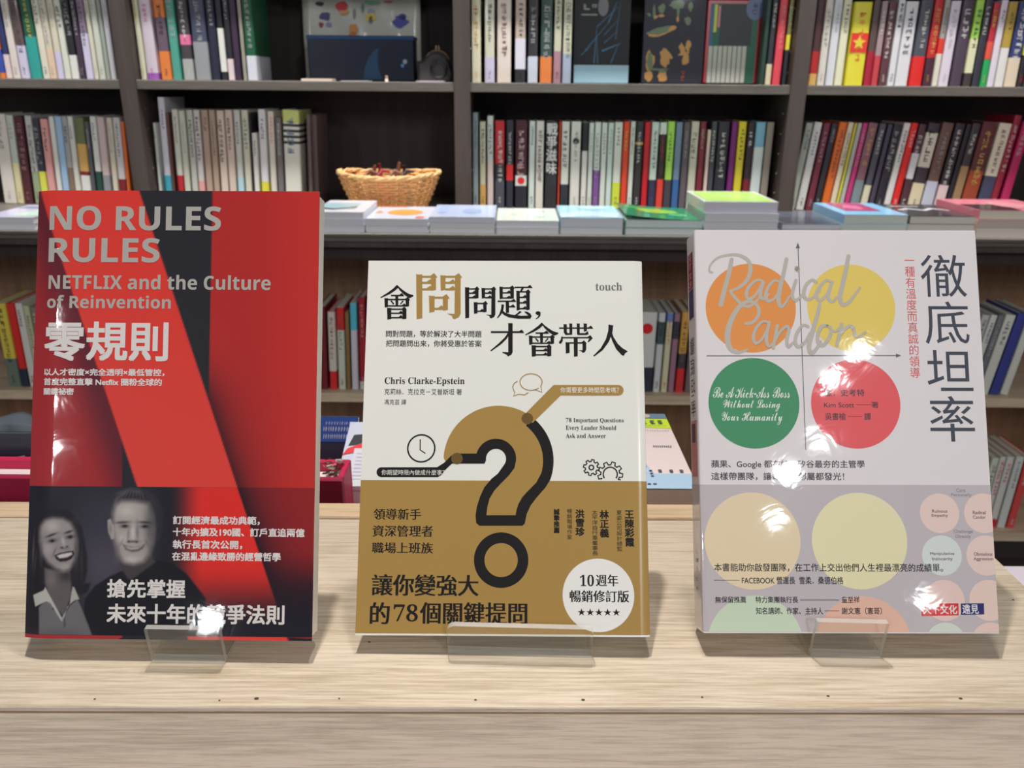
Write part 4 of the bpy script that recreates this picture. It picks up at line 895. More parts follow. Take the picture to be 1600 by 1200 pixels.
def gloss(c=None, rough=.35, coat=1.0, coatr=.05, bump=.25, bscale=55, vcol=False, k=None, var=None):
    m = bpy.data.materials.new('laminated_cover'); m.use_nodes = True; nt = m.node_tree; b = nt.nodes['Principled BSDF']
    if c is not None: b.inputs['Base Color'].default_value = (*alb(c, k or KF), 1)
    if vcol:
        a = nt.nodes.new('ShaderNodeVertexColor'); a.layer_name = 'ink'; nt.links.new(a.outputs[0], b.inputs['Base Color'])
    b.inputs['Specular IOR Level'].default_value = 0.08
    b.inputs['Roughness'].default_value = rough; b.inputs['Coat Weight'].default_value = coat; b.inputs['Coat Roughness'].default_value = coatr
    if bump: film_bump(nt, b, bump, bscale)
    return m

# ---------- painting helper: soft-edged shapes on numpy pixel coordinates
def inside(px, py, pts, soft=1.2):
    d = np.full(px.shape, 1e9); w_ = np.zeros(px.shape, bool); n = len(pts)
    for i in range(n):
        x0, y0 = pts[i - 1]; x1, y1 = pts[i]; ex, ey = x1 - x0, y1 - y0
        t = np.clip(((px - x0) * ex + (py - y0) * ey) / (ex * ex + ey * ey + 1e-9), 0, 1)
        d = np.minimum(d, np.hypot(px - x0 - t * ex, py - y0 - t * ey))
        c = ((y0 > py) != (y1 > py)) & (px < (x1 - x0) * (py - y0) / (y1 - y0 + 1e-12) + x0); w_ ^= c
    sd = np.where(w_, d, -d); return np.clip(.5 + sd / (2 * soft), 0, 1)
def smooth(a, b, x): t = np.clip((x - a) / (b - a), 0, 1); return t * t * (3 - 2 * t)
def mixc(A, B, t): return A * (1 - t[..., None]) + np.asarray(B, float) * t[..., None]
def blobm(px, py, cx, cy, rx, ry, an=0): 
    ca, sa = math.cos(an), math.sin(an); u = ((px - cx) * ca + (py - cy) * sa) / rx; v = (-(px - cx) * sa + (py - cy) * ca) / ry
    return np.exp(-(u * u + v * v))
def lineat(y, x0, y0, x1, y1): return x0 + (y - y0) * (x1 - x0) / (y1 - y0)

# ================= red book
b1 = Front(1, 'L', .013, .0026, 'book', 'glossy red book with silver capitals and a two-portrait band, standing at left')
def cover1(px, py):
    A = np.zeros(px.shape + (3,)) + np.array([150., 36, 40])
    # left bar of the ribbon letter, shaded in print towards the diagonal
    eL = lineat(py, 60, 297, 215, 762)                      # left edge of diagonal
    eR = lineat(py, 217, 297, 371, 762)                     # right edge of diagonal
    A = mixc(A, (70, 22, 38), smooth(70, 0, eL - px) * .75)
    A = mixc(A, (162, 48, 54), smooth(40, 160, eL - px) * .6)
    # black gap between left bar and diagonal (low) and between diagonal and right bar (top)
    A = mixc(A, (34, 32, 40), np.clip(.5 + (px - 191) / 2, 0, 1))
    xr = 332 - (py - 297) * .018
    A = mixc(A, (36, 36, 41), np.clip(.5 + (px - eR) / 2, 0, 1))
    Rr = np.zeros(px.shape + (3,)) + np.array([184., 45, 41]); Rr = mixc(Rr, (164, 38, 37), smooth(500, 380, px) * .8)
    Rr = mixc(Rr, (52, 20, 28), np.exp(-np.maximum(px - eR, 0) / 26) * smooth(520, 640, py) * .9)
    A = mixc(A, (0, 0, 0), np.zeros_like(px)); t = np.clip(.5 + (px - xr) / 2, 0, 1); A = A * (1 - t[..., None]) + Rr * t[..., None]
    D = np.zeros(px.shape + (3,)) + np.array([234., 54, 45]); D = mixc(D, (222, 62, 53), smooth(400, 760, py))
    t = np.clip(.5 + (px - eL) / 2, 0, 1) * np.clip(.5 + (eR - px) / 2, 0, 1); A = A * (1 - t[..., None]) + D * t[..., None]
    return A
def band1(px, py):
    A = np.zeros(px.shape + (3,)) + np.array([27., 27, 36])
    A = mixc(A, (84, 78, 90), blobm(px, py, 163, 885, 60, 75) * .75); A = mixc(A, (58, 58, 68), blobm(px, py, 160, 800, 60, 50) * .5)
    # printed ribbon at the right, fading in and sinking to black
    fin = smooth(262, 318, px) * smooth(985, 880, py)
    eR = lineat(py, 371, 762, 442, 975)
    Rb = np.zeros(px.shape + (3,)) + np.array([208., 42, 37]); t = smooth(262, 340, px) * (px < 2000)
    Rt = np.zeros(px.shape + (3,)) + np.array([140., 32, 34]); Rt = mixc(Rt, (34, 18, 28), np.exp(-np.maximum(px - eR, 0) / 30)); Rt = mixc(Rt, (40, 18, 28), smooth(850, 940, py) * .9)
    m_ = np.clip(.5 + (px - eR) / 2, 0, 1); Rb = Rb * (1 - m_[..., None]) + Rt * m_[..., None]
    A = A * (1 - fin[..., None]) + Rb * fin[..., None]
    def X(x): return 40 + x / 4.617
    def Yy(y): return 740 + y / 4.615
    def PP(l): return [(X(a), Yy(b)) for a, b in l]
    def P(l, c, s_=1.5, o_=1.0):
        nonlocal A; A = mixc(A, c, inside(px, py, PP(l), s_) * o_)
    def B(cx, cy, rx, ry, c, o_=1.0, an=0):
        nonlocal A; A = mixc(A, c, blobm(px, py, X(cx), Yy(cy), rx / 4.6, ry / 4.6, an) * o_)
    # --- man
    P([(400, 1200), (430, 900), (500, 810), (600, 745), (700, 700), (760, 770), (860, 680), (960, 620), (1060, 650), (1160, 720), (1300, 900), (1300, 1200)], (22, 22, 29), 1.5)
    P([(672, 600), (900, 560), (935, 640), (800, 740), (740, 760), (700, 700)], (62, 56, 58), 2)
    P([(612, 320), (606, 240), (640, 170), (700, 120), (790, 96), (880, 116), (950, 170), (990, 270), (990, 400), (960, 490), (925, 490), (900, 260), (640, 230), (630, 340)], (40, 38, 44), 1.6)
    P([(590, 335), (612, 325), (640, 380), (640, 470), (618, 475), (595, 420)], (148, 140, 136), 1)
    B(612, 400, 10, 30, (90, 84, 84), .6)
    P([(650, 225), (690, 196), (790, 196), (890, 215), (918, 300), (928, 400), (922, 500), (895, 580), (850, 635), (780, 655), (715, 640), (668, 580), (640, 480), (626, 400), (632, 290)], (150, 143, 138), 5)
    B(730, 270, 70, 50, (184, 176, 170), .8); B(900, 380, 40, 190, (70, 66, 70), .75); B(700, 470, 40, 40, (188, 180, 174), .6); B(840, 470, 30, 35, (150, 142, 138), .6); B(660, 560, 22, 70, (100, 94, 94), .6)
    B(700, 352, 50, 9, (54, 50, 52), .9, -.05); B(862, 352, 48, 9, (44, 40, 44), .9, .05); B(716, 380, 34, 13, (70, 64, 66), .9); B(862, 382, 34, 13, (58, 52, 56), .9)
    B(716, 378, 16, 8, (20, 18, 22), 1); B(862, 380, 16, 8, (16, 16, 20), 1); B(742, 440, 9, 50, (110, 104, 104), .6, .1); B(806, 420, 12, 60, (96, 90, 90), .6); B(775, 430, 16, 60, (196, 188, 182), .7)
    B(775, 490, 38, 9, (66, 60, 62), .75); B(745, 490, 8, 7, (30, 26, 30), .8); B(800, 492, 8, 7, (30, 26, 30), .8)
    P([(700, 508), (735, 526), (790, 532), (840, 522), (862, 508), (846, 540), (812, 560), (765, 564), (722, 546)], (84, 74, 76), 1.8)
    P([(722, 526), (760, 534), (815, 531), (838, 524), (808, 544), (762, 549), (736, 540)], (172, 166, 162), 1.6)
    B(690, 500, 8, 34, (104, 98, 98), .45, .5); B(876, 500, 8, 34, (80, 75, 78), .45, -.5); B(765, 618, 60, 26, (178, 172, 168), .8)
    for i in range(9):
        B(668 + i * 22, 172 - 34 * math.sin(i / 8 * 2.6), 6, 46, (104, 100, 104), .38, .95 - i * .16)
    B(700, 135, 46, 16, (96, 92, 96), .55, -.35); B(800, 128, 50, 14, (84, 80, 84), .5, .15); B(650, 205, 14, 40, (110, 106, 108), .5, .3); B(620, 270, 8, 40, (96, 92, 94), .5)
    # --- woman
    P([(100, 1200), (15, 1200), (18, 860), (30, 600), (45, 450), (70, 350), (130, 275), (210, 250), (300, 262), (370, 315), (405, 390), (425, 480), (445, 600), (445, 700), (425, 790), (470, 790), (450, 850), (400, 880), (340, 850), (330, 1000), (200, 1000)], (30, 27, 33), 1.8)
    B(45, 560, 9, 120, (92, 88, 92), .7, .05); B(62, 640, 8, 80, (74, 70, 74), .6, .1); B(405, 640, 8, 120, (62, 58, 62), .6); B(365, 330, 30, 30, (52, 48, 54), .6)
    P([(135, 680), (220, 700), (320, 700), (330, 800), (330, 880), (275, 1030), (225, 980), (170, 880), (140, 790)], (88, 82, 82), 2)
    B(190, 760, 40, 60, (112, 106, 104), .7); B(290, 740, 50, 40, (44, 40, 44), .8)
    P([(104, 380), (140, 335), (200, 318), (270, 322), (325, 352), (358, 410), (374, 480), (374, 560), (354, 630), (318, 690), (275, 706), (215, 685), (158, 640), (115, 570), (95, 490), (95, 420)], (134, 128, 126), 4)
    B(190, 380, 60, 45, (176, 168, 164), .8); B(160, 540, 36, 50, (160, 152, 150), .7); B(300, 400, 30, 40, (150, 142, 140), .5); B(365, 560, 18, 120, (78, 72, 76), .7); B(280, 670, 40, 24, (158, 150, 148), .7); B(110, 560, 14, 100, (88, 82, 84), .6)
    B(185, 444, 40, 8, (40, 36, 40), .95, -.35); B(310, 421, 30, 8, (34, 30, 34), .95, -.3); B(192, 484, 34, 14, (64, 58, 62), .9, -.15); B(322, 456, 32, 14, (54, 48, 52), .9, -.15)
    B(192, 485, 12, 9, (14, 12, 16), 1); B(322, 457, 12, 9, (14, 12, 16), 1); B(272, 490, 12, 34, (178, 170, 166), .7, -.2); B(262, 534, 11, 7, (40, 34, 38), .9); B(300, 526, 9, 6, (40, 34, 38), .9); B(286, 540, 28, 7, (84, 76, 78), .6)
    P([(208, 590), (245, 574), (300, 562), (345, 556), (352, 582), (330, 615), (290, 634), (250, 636), (222, 618)], (34, 26, 32), 1.0)
    P([(222, 592), (262, 578), (332, 566), (338, 584), (300, 604), (246, 612)], (186, 180, 176), 1.2)
    B(286, 634, 42, 7, (130, 110, 112), .6, -.12); B(208, 565, 6, 36, (84, 78, 80), .7, .4); B(362, 545, 5, 30, (84, 78, 80), .7, -.2)
    # shirt
    P([(95, 1200), (92, 965), (150, 905), (190, 930), (262, 1045), (320, 950), (375, 905), (405, 970), (440, 1060), (492, 1200)], (100, 99, 100), 1.4)
    B(250, 1180, 200, 60, (70, 70, 74), .6)
    P([(45, 878), (128, 842), (142, 818), (178, 885), (262, 1040), (262, 1068), (180, 935), (150, 920), (64, 962)], (170, 168, 162), 1.0)
    P([(262, 1040), (318, 940), (338, 815), (352, 820), (388, 905), (352, 915), (300, 960), (270, 1068)], (158, 156, 150), 1.0)
    P([(272, 1045), (285, 1030), (290, 1100), (275, 1110)], (56, 54, 58), 1.2, .6); B(200, 975, 5, 7, (40, 38, 42), .9)
    return A
g1 = gloss(vcol=True, bump=.07, bscale=42, coatr=.035)
b1.paint = lambda c, _c={}: _c.setdefault(tuple(c), gloss(c, bump=.07, bscale=42, coatr=.035))
red1 = b1.paint((156, 36, 40)); b1.body(red1, mat((214, 208, 196), KF, .7))
b1.grid('cover_artwork', (-b1.w / 2, b1.w / 2), (0.0, b1.h), 226, 236, cover1, .00012, g1)
yb1 = b1.uv(265, 761)[1]
bd1 = b1.shell('portrait_band', .0018, yb1, .0003 * OFS, .00003, b1.paint((30, 28, 36)))
b1.grid('band_artwork', (-b1.w / 2, b1.w / 2), (.0019, yb1 - .0001), 320, 168, band1, .00042, g1)
for a, b_ in ((187, 287), (453, 487)):
    b1.poly([(a, 997), (b_, 998), (b_, 1004), (a, 1003)], (30, 28, 36), .0003, 'dark_print', clip=(-b1.w / 2, b1.w / 2, 0, .0017))
SLV = (166, 162, 154); WH1 = (212, 206, 202)
for t, bx, c, bo, by in (('NO RULES', (77, 322, 345.5, 360), SLV, 2.3, 1.8), ('RULES', (75.4, 371.6, 249.6, 410), SLV, 2.3, 1.8), ('NETFLIX and the Culture', (75.4, 429.5, 423, 452.5), SLV, .9, .9), ('of Reinvention', (73, 461.4, 267, 482), SLV, .9, .9),
                     ('零規則', (68, 502.6, 263, 564.4), WH1, 1.5, 1.4), ('以人才密度×完全透明×最低管控，', (68, 576, 257, 587.5), WH1, .35, .3), ('首度完整直擊 Netflix 圈粉全球的', (67.6, 591, 253, 602.5), WH1, .35, .3), ('關鍵祕密', (67.6, 606, 115.4, 617), WH1, .35, .3),
                     ('訂閱經濟最成功典範，', (270.4, 806.5, 406, 820), WH1, .4, .35), ('十年內擴及190國、訂戶直追兩億', (270, 825, 476, 838.5), WH1, .4, .35), ('執行長首次公開，', (270, 844, 378.6, 858), WH1, .4, .35),
                     ('在混亂邊緣致勝的經營哲學', (269, 863, 438.7, 876.5), WH1, .4, .35), ('搶先掌握', (167.4, 905, 290, 934.4), WH1, .8, .7), ('未來十年的競爭法則', (166.7, 944, 444.6, 975), WH1, .8, .7)):
    if t.isascii() and c is SLV: t = ''.join(chr(0x1D5D4 + ord(q) - 65) if 'A' <= q <= 'Z' else chr(0x1D5EE + ord(q) - 97) if 'a' <= q <= 'z' else q for q in t); bo *= .12; by *= .12
    b1.text(t, bx, c, .0006, bo, by, name='title_lettering' if bx[3] - bx[1] > 30 else 'lettering')

# ================= white and gold book
b2 = Front(2, 'R', .0060, .0012, 'book', 'white paperback with a gold lower band and large question mark, standing in the middle')
b2.paint = lambda c, _c={}: _c.setdefault(tuple(c), gloss(c, rough=.45, coat=.35, bump=.08, bscale=30, coatr=.18))
GOLD = (150, 120, 66); INK = (30, 28, 28)
b2.body(b2.paint((206, 205, 198)), mat((212, 208, 198), KF, .7))
yb2 = b2.uv(785, 751)[1]
bd2 = b2.shell('gold_band', .0010, yb2, .0003 * OFS, .00003, b2.paint(GOLD))
def arc(cx, cy, r, a0, a1, n=24): return [(cx + r * math.cos(math.radians(a0 + (a1 - a0) * i / n)), cy + r * math.sin(math.radians(a0 + (a1 - a0) * i / n))) for i in range(n + 1)]
OUT = arc(779, 720, 86, -52, 20, 20); INN = arc(779, 720, 69.5, -52, 16, 20)
blk = OUT + [(852, 762), (838, 778), (829, 790), (823, 803), (820, 818), (816, 821.5), (749, 821.5), (744, 817), (743, 806), (745, 792), (750, 776), (757, 761), (768, 748), (778, 740)] + arc(775, 717, 15.7, 30, -180, 20) + [(759.5, 719), (757, 724.5), (706, 724.5), (694, 736), (690, 742), (684, 745.5)] \
      + arc(596, 737.8, 7.7, 90, 270, 10) + [(683, 730), (694, 723), (705, 712), (712, 708.6), (744, 708.6)] + arc(775, 717, 31.5, 195, 360 + 4, 24) + [(804, 731), (795, 743), (782, 756), (772, 767), (765, 779), (761.5, 792), (760, 805), (805.6, 805), (807, 797), (810, 787.5), (816, 777), (824, 768), (838, 754)] + INN[::-1]
gold = arc(779, 720, 86, 184, 308, 40) + arc(779, 720, 69.5, -52, 16, 12) + [(838, 754), (824, 768), (790, 768), (782, 756), (795, 743), (804, 731)] + arc(775, 717, 31.5, 4, -165, 20) + [(744, 708.6), (716, 708.6), (706, 722), (697, 722.5), (694, 717)]
b2.poly(gold, GOLD, .00044, 'gold_question_mark', clip=(-b2.w / 2, b2.w / 2, yb2, b2.h))
b2.poly(blk, INK, .00050, 'black_outline')
b2.disc(783, 875, 42.5, INK, .0005, 'question_mark_dot', r0=26)
b2.poly([(865, 601.5)] + arc(966, 609.8, 8.3, -90, 90, 12) + [(876, 618), (832, 661), (819, 648)], GOLD, .00052, 'gold_label')
for x, y in ((824, 654), (714, 716.5)): b2.disc(x, y, 9, (96, 76, 44), .00056, 'brown_node')
b2.disc(830.5, 657, 8.4, (92, 72, 44), .00058, 'brown_node') if False else None
b2.disc(658.3, 700.5, 22.3, INK, .0005, 'clock_ring', r0=19.9)
b2.stroke([(656.5, 687), (656.5, 703), (664, 708)], 1.7, INK, .0005, 'clock_hands', smooth=False)
def ellpx(cx, cy, rx, ry, a0=0, a1=360, n=20): return [(cx + rx * math.cos(math.radians(a0 + (a1 - a0) * i / n)), cy + ry * math.sin(math.radians(a0 + (a1 - a0) * i / n))) for i in range(n + 1)]
b2.stroke(ellpx(829.7, 597, 17.3, 13, 48, 388, 24) + [(847, 613), (836, 609), (832, 609.8)], 1.5, GOLD, .0005, 'speech_bubble', smooth=False)
b2.stroke([(808, 596), (803.5, 599), (801, 604), (802.5, 610), (804.5, 613), (802, 619), (810, 616), (820, 617), (825, 613.5)], 1.5, GOLD, .0005, 'speech_bubble', smooth=False)
def gear(cx, cy, r, nt, hole, a0=0):
    P = []
    for i in range(nt):
        for da, rr in ((-.32, r * .76), (-.2, r), (.2, r), (.32, r * .76)):
            a = a0 + 2 * math.pi * (i + da) / nt; P.append((cx + rr * math.cos(a), cy + rr * math.sin(a)))
    ym = 749.5
    runs = []; cur = []
    for p in P + [P[0]]:
        if p[1] < ym: cur.append(p)
        else:
            if cur: cur.append((p[0], ym)); runs.append(cur)
            cur = []
    if cur: runs.append(cur)
    for q in runs:
        if len(q) > 1: b2.stroke(q, 2.2, INK, .0005, 'gear_outline', smooth=False)
    q = [p for p in ellpx(cx, cy, hole, hole, 150, 390, 20) if p[1] < ym]
    b2.stroke(q if cy + hole > ym else ellpx(cx, cy, hole, hole), 2.1, INK, .0005, 'gear_hole', smooth=False)
gear(924, 730.5, 12.5, 8, 3.6, .2); gear(953.5, 741, 19.5, 9, 11, .1)
b2.disc(935, 930, 56, (212, 210, 206), .00045, 'round_badge')
# Ming-style title characters, drawn stroke by stroke in a 100 x 100 box
def Hs(x0, x1, y, t=4.5): return [[(x0, y - t / 2), (x1, y - t / 2), (x1, y + t / 2), (x0, y + t / 2)], [(x1 - 13, y - t / 2), (x1 - 5, y - 8), (x1 + 2, y + t / 2 - 1), (x1, y + t / 2)]]
def Vs(x0, x1, y0, y1): return [[(x0 - 1, y0 - 1), (x0 + 2, y0), (x1, y0), (x1, y1 - 2), (x0, y1)]]
GLY = {
 '問': Vs(4, 16, 4, 100) + Hs(16, 46, 9) + Hs(16, 38, 22) + Hs(16, 38, 36) + Vs(35, 45, 6, 39) + Vs(55, 65, 6, 39) + Hs(65, 98, 9) + Hs(65, 86, 22) + Hs(65, 86, 36)
      + [[(85, 6), (97, 6), (97, 88), (93, 96), (84, 100), (80, 98), (79, 93), (68, 88), (84, 89)]] + Vs(31, 42, 50, 86) + Hs(42, 72, 54) + Vs(60, 70, 52, 82) + Hs(42, 62, 78),
 '會': [[(50, -2), (57, 4), (44, 16), (28, 26), (3, 37), (0, 35), (24, 20), (40, 8)], [(50, 2), (56, 4), (70, 15), (84, 24), (100, 29), (99, 33), (88, 38), (72, 28), (58, 14)]] + Hs(32, 70, 30) + Vs(13, 23, 38, 66) + Hs(23, 88, 42) + Vs(77, 87, 40, 64) + Hs(23, 78, 61)
      + Vs(46, 54, 32, 60) + [[(30, 46), (34, 45), (42, 54), (39, 58)], [(67, 45), (71, 47), (62, 57), (59, 56)]] + Vs(21, 33, 67, 102) + Hs(33, 78, 71) + Hs(33, 68, 83) + Vs(67, 79, 69, 101) + Hs(33, 68, 96),
 '題': Vs(7, 16, 2, 41) + Hs(16, 49, 6) + Hs(16, 40, 21) + Hs(16, 40, 37) + Vs(38, 48, 4, 40) + Hs(1, 53, 47) + Vs(25, 34, 47, 84) + Hs(34, 51, 64) + [[(12, 56), (20, 58), (17, 78), (10, 90), (1, 100), (-1, 98), (6, 86), (11, 70)],
      [(14, 74), (24, 83), (40, 88), (70, 92), (100, 91), (96, 101), (60, 101), (34, 97), (20, 90), (10, 80)]] + Hs(50, 100, 4) + [[(70, 4), (78, 5), (70, 18), (66, 17)]] + Vs(56, 65, 15, 76) + Hs(65, 95, 18) + Hs(65, 86, 35) + Hs(65, 86, 52) + Hs(65, 86, 70)
      + Vs(84, 94, 16, 75) + [[(65, 77), (71, 80), (60, 89), (49, 94), (48, 92), (58, 84)], [(78, 78), (88, 80), (97, 86), (98, 92), (92, 93), (80, 82)]],
 '才': Hs(2, 98, 27, 6) + [[(53, 0), (66, 0), (66, 88), (62, 96), (52, 101), (49, 96), (36, 90), (36, 87), (53, 88)], [(53, 28), (59, 30), (48, 48), (32, 64), (3, 85), (0, 83), (24, 62), (42, 44)]],
 '帶': Hs(1, 100, 15) + Vs(15, 24, 3, 30) + [[(15, 28), (24, 26), (26, 30), (40, 30), (40, 35), (20, 36)]] + Vs(32, 40, 1, 32) + Vs(54, 62, 1, 34) + Vs(74, 83, 1, 26) + [[(54, 30), (78, 30), (86, 24), (88, 34), (80, 36), (56, 36)]]
      + [[(8, 40), (12, 41), (12, 54), (7, 62), (1, 62), (1, 56), (6, 50)]] + Hs(10, 98, 44) + [[(92, 42), (100, 46), (88, 58), (85, 57)]] + Vs(21, 32, 58, 92) + Hs(32, 80, 60) + [[(70, 58), (81, 58), (81, 80), (77, 88), (70, 90), (68, 86), (58, 82), (70, 82)]] + Vs(45, 56, 46, 102),
 '人': [[(45, 0), (59, 3), (56, 26), (46, 54), (28, 80), (3, 100), (0, 98), (22, 74), (37, 46), (44, 20)], [(54, 22), (60, 40), (72, 60), (86, 74), (102, 84), (94, 90), (90, 98), (84, 96), (68, 78), (56, 52), (50, 32)]],
 '，': [ellpx(50, 26, 48, 24, 0, 360, 12), [(98, 26), (92, 60), (60, 86), (10, 104), (4, 96), (44, 74), (60, 46)]]}
def ming(ch, bx, c):
    x0, y0, x1, y1 = bx
    for i, pl_ in enumerate(GLY[ch]):
        b2.poly([(x0 + p[0] * (x1 - x0) / 100, y0 + p[1] * (y1 - y0) / 100) for p in pl_], c, .0005 + i * 3e-6, 'title_stroke')
def join_kids(root, nm, newname):
    ks = [o for o in root.children if o.name.split('.')[0] == nm]
    if len(ks) < 2: return
    bm = bmesh.new()
    for o in ks: bm.from_mesh(o.data)
    me = bpy.data.meshes.new(newname); bm.to_mesh(me); bm.free(); me.materials.append(ks[0].data.materials[0])
    for o in ks: bpy.data.objects.remove(o)
    o = bpy.data.objects.new(newname, me); COL.objects.link(o); o.parent = root
for ch, bx in (('會', (594.4, 446, 646, 498.5)), ('問', (725, 447, 775.5, 497.5)), ('題', (777, 447, 831, 497.5)), ('，', (836.5, 486, 845, 498.5)),
               ('才', (766, 505, 819, 556.5)), ('會', (820, 505, 872.5, 556.5)), ('帶', (873, 505, 926, 556.5)), ('人', (927, 507, 980, 557))):
    ming(ch, bx, INK); join_kids(b2.r, 'title_stroke', 'title_character')
ming('問', (648, 426, 722, 498.6), GOLD); join_kids(b2.r, 'title_stroke', 'gold_title_character')
def serif(t):
    o = ''
    for q in t:
        if 'A' <= q <= 'Z': q = chr(0x1D400 + ord(q) - 65)
        elif 'a' <= q <= 'z': q = chr(0x1D41A + ord(q) - 97)
        elif '0' <= q <= '9': q = chr(0x1D7CE + ord(q) - 48)
        o += q
    return o
for t, bx, c, bo, by in (('問對問題，等於解決了大半問題', (603, 516.6, 752.5, 527), INK, .15, 0), ('把問題問出來，你將受惠於答案', (603, 531.6, 752.5, 542), INK, .15, 0), (serif('Chris Clarke-Epstein'), (601, 589.5, 726, 603), INK, 0, 0),
                     ('克莉絲．克拉克－艾普斯坦 著', (600.5, 607.5, 721.5, 617), INK, 0, 0), ('馮克芸 譯', (600.5, 624, 634.6, 632.5), INK, 0, 0), (serif('touch'), (930.5, 441.6, 972, 454), (104, 104, 102), 0, 0),
                     ('你需要更多時間思考嗎？', (875.5, 605, 967, 614), (212, 208, 200), .0, 0), (serif('78 Important Questions'), (884, 653, 974.5, 661.5), INK, 0, 0), (serif('Every Leader Should'), (884, 665, 963, 673.5), INK, 0, 0),
                     (serif('Ask and Answer'), (884, 677.5, 946.6, 684.5), INK, 0, 0), ('你期望時限內做成什麼事？', (596, 734, 695, 742.5), (206, 204, 196), .0, 0),
                     ('領導新手', (583.8, 794.7, 658, 812), INK, .4, 0), ('資深管理者', (582, 821, 676.6, 838.5), INK, .4, 0), ('職場上班族', (581, 847.5, 676.6, 864.7), INK, .4, 0), ('讓你變強大', (580.6, 897.5, 748, 931), INK, .9, 0),
                     ('的', (578, 941, 609, 975), INK, .9, 0), (serif('78'), (615, 944, 653, 971), INK, 0, 0), ('個關鍵提問', (656, 941, 824, 975), INK, .9, 0), (serif('10'), (906, 898, 928, 916), INK, 0, 0), ('週年', (931, 897.5, 966, 916), INK, .4, 0), ('暢銷修訂版', (890, 922.5, 983, 941), INK, .45, 0),
                     ('★★★★★', (902.5, 950.6, 969, 962), INK, 0, 0)):
    b2.text(t, bx, c, .00062, bo, by)
for t, bx, bo in (('誠摯推薦', (865, 795, 874.4, 833), .4), ('暢銷職場作家', (886, 795, 894, 843), 0), ('洪雪珍', (899, 796, 913.5, 837.5), .5), ('太平洋自行車董事長', (925, 797, 934, 868), 0), ('林正義', (937, 797, 951.5, 839.7), .5),
                  ('夏姿公司設計總監', (963.5, 797.5, 972, 861), 0), ('王陳彩霞', (976, 797.5, 991, 854), .5)):
    b2.text(t, bx, INK, .00062, bo, bo * .7, vert=True)

# ================= white book with coloured discs
b3 = Front(3, 'L', .0024, .0007, 'book', 'white book with orange, yellow, green and red discs, standing at right')
b3.paint = lambda c, _c={}: _c.setdefault(tuple(c), gloss(c, rough=.4, bump=.085, bscale=46, coatr=.03))
b3.body(b3.paint((206, 200, 200)), mat((210, 204, 196), KF, .7))
BC = (176, 168, 171); yb3 = b3.uv(1325, 757.5)[1]
bd3 = b3.shell('grey_pink_band', .0006, yb3, .0003 * OFS, .00003, b3.paint(BC))
for x, y, r_, c in ((1173, 481, 70.5, (226, 146, 78)), (1330, 480.6, 68.8, (222, 196, 100)), (1178, 629.7, 71, (66, 132, 94)), (1337, 631, 69.8, (214, 88, 92))): b3.disc(x, y, r_, c, .00025, 'coloured_disc')
LC = (100, 100, 104)
b3.stroke([(1246.8, 384), (1259, 703)], 1.3, LC, .00035, 'axis_line', smooth=False, caps=False); b3.poly([(1246.5, 379), (1250, 388), (1243.2, 388)], LC, .00035, 'arrow_head')
b3.stroke([(1104, 556), (1403, 555.6)], 1.3, LC, .00037, 'axis_line', smooth=False, caps=False); b3.poly([(1408, 555.6), (1400, 559), (1400, 552.4)], LC, .00037, 'arrow_head')
bc3 = (-b3.w / 2, b3.w / 2, .0007, yb3)
for x, y, r_, c in ((1175.8, 845, 75, (212, 194, 162)), (1343, 845, 74.5, (212, 205, 166)), (1180.5, 1007, 75, (184, 198, 176)), (1350, 1008, 75, (208, 168, 150)), (1468, 802, 30.7, (216, 192, 183)), (1537, 802, 30.7, (216, 192, 183)), (1471.7, 868, 31, (194, 200, 196)),
                (1541, 868, 31, (216, 192, 183)), (1475.8, 938, 31.5, (214, 188, 180)), (1546, 938, 31.5, (214, 190, 180)), (1478.5, 1005, 31.5, (190, 198, 188)), (1549, 1005, 31.5, (212, 184, 176))):
    b3.disc(x, y, r_, c, .00050, 'pale_disc', clip=bc3)
SV3 = (172, 166, 156)
BS = .0004
def cs(l): return [(1060 + a / 3.2, 350 + b / 3.2) for a, b in l]
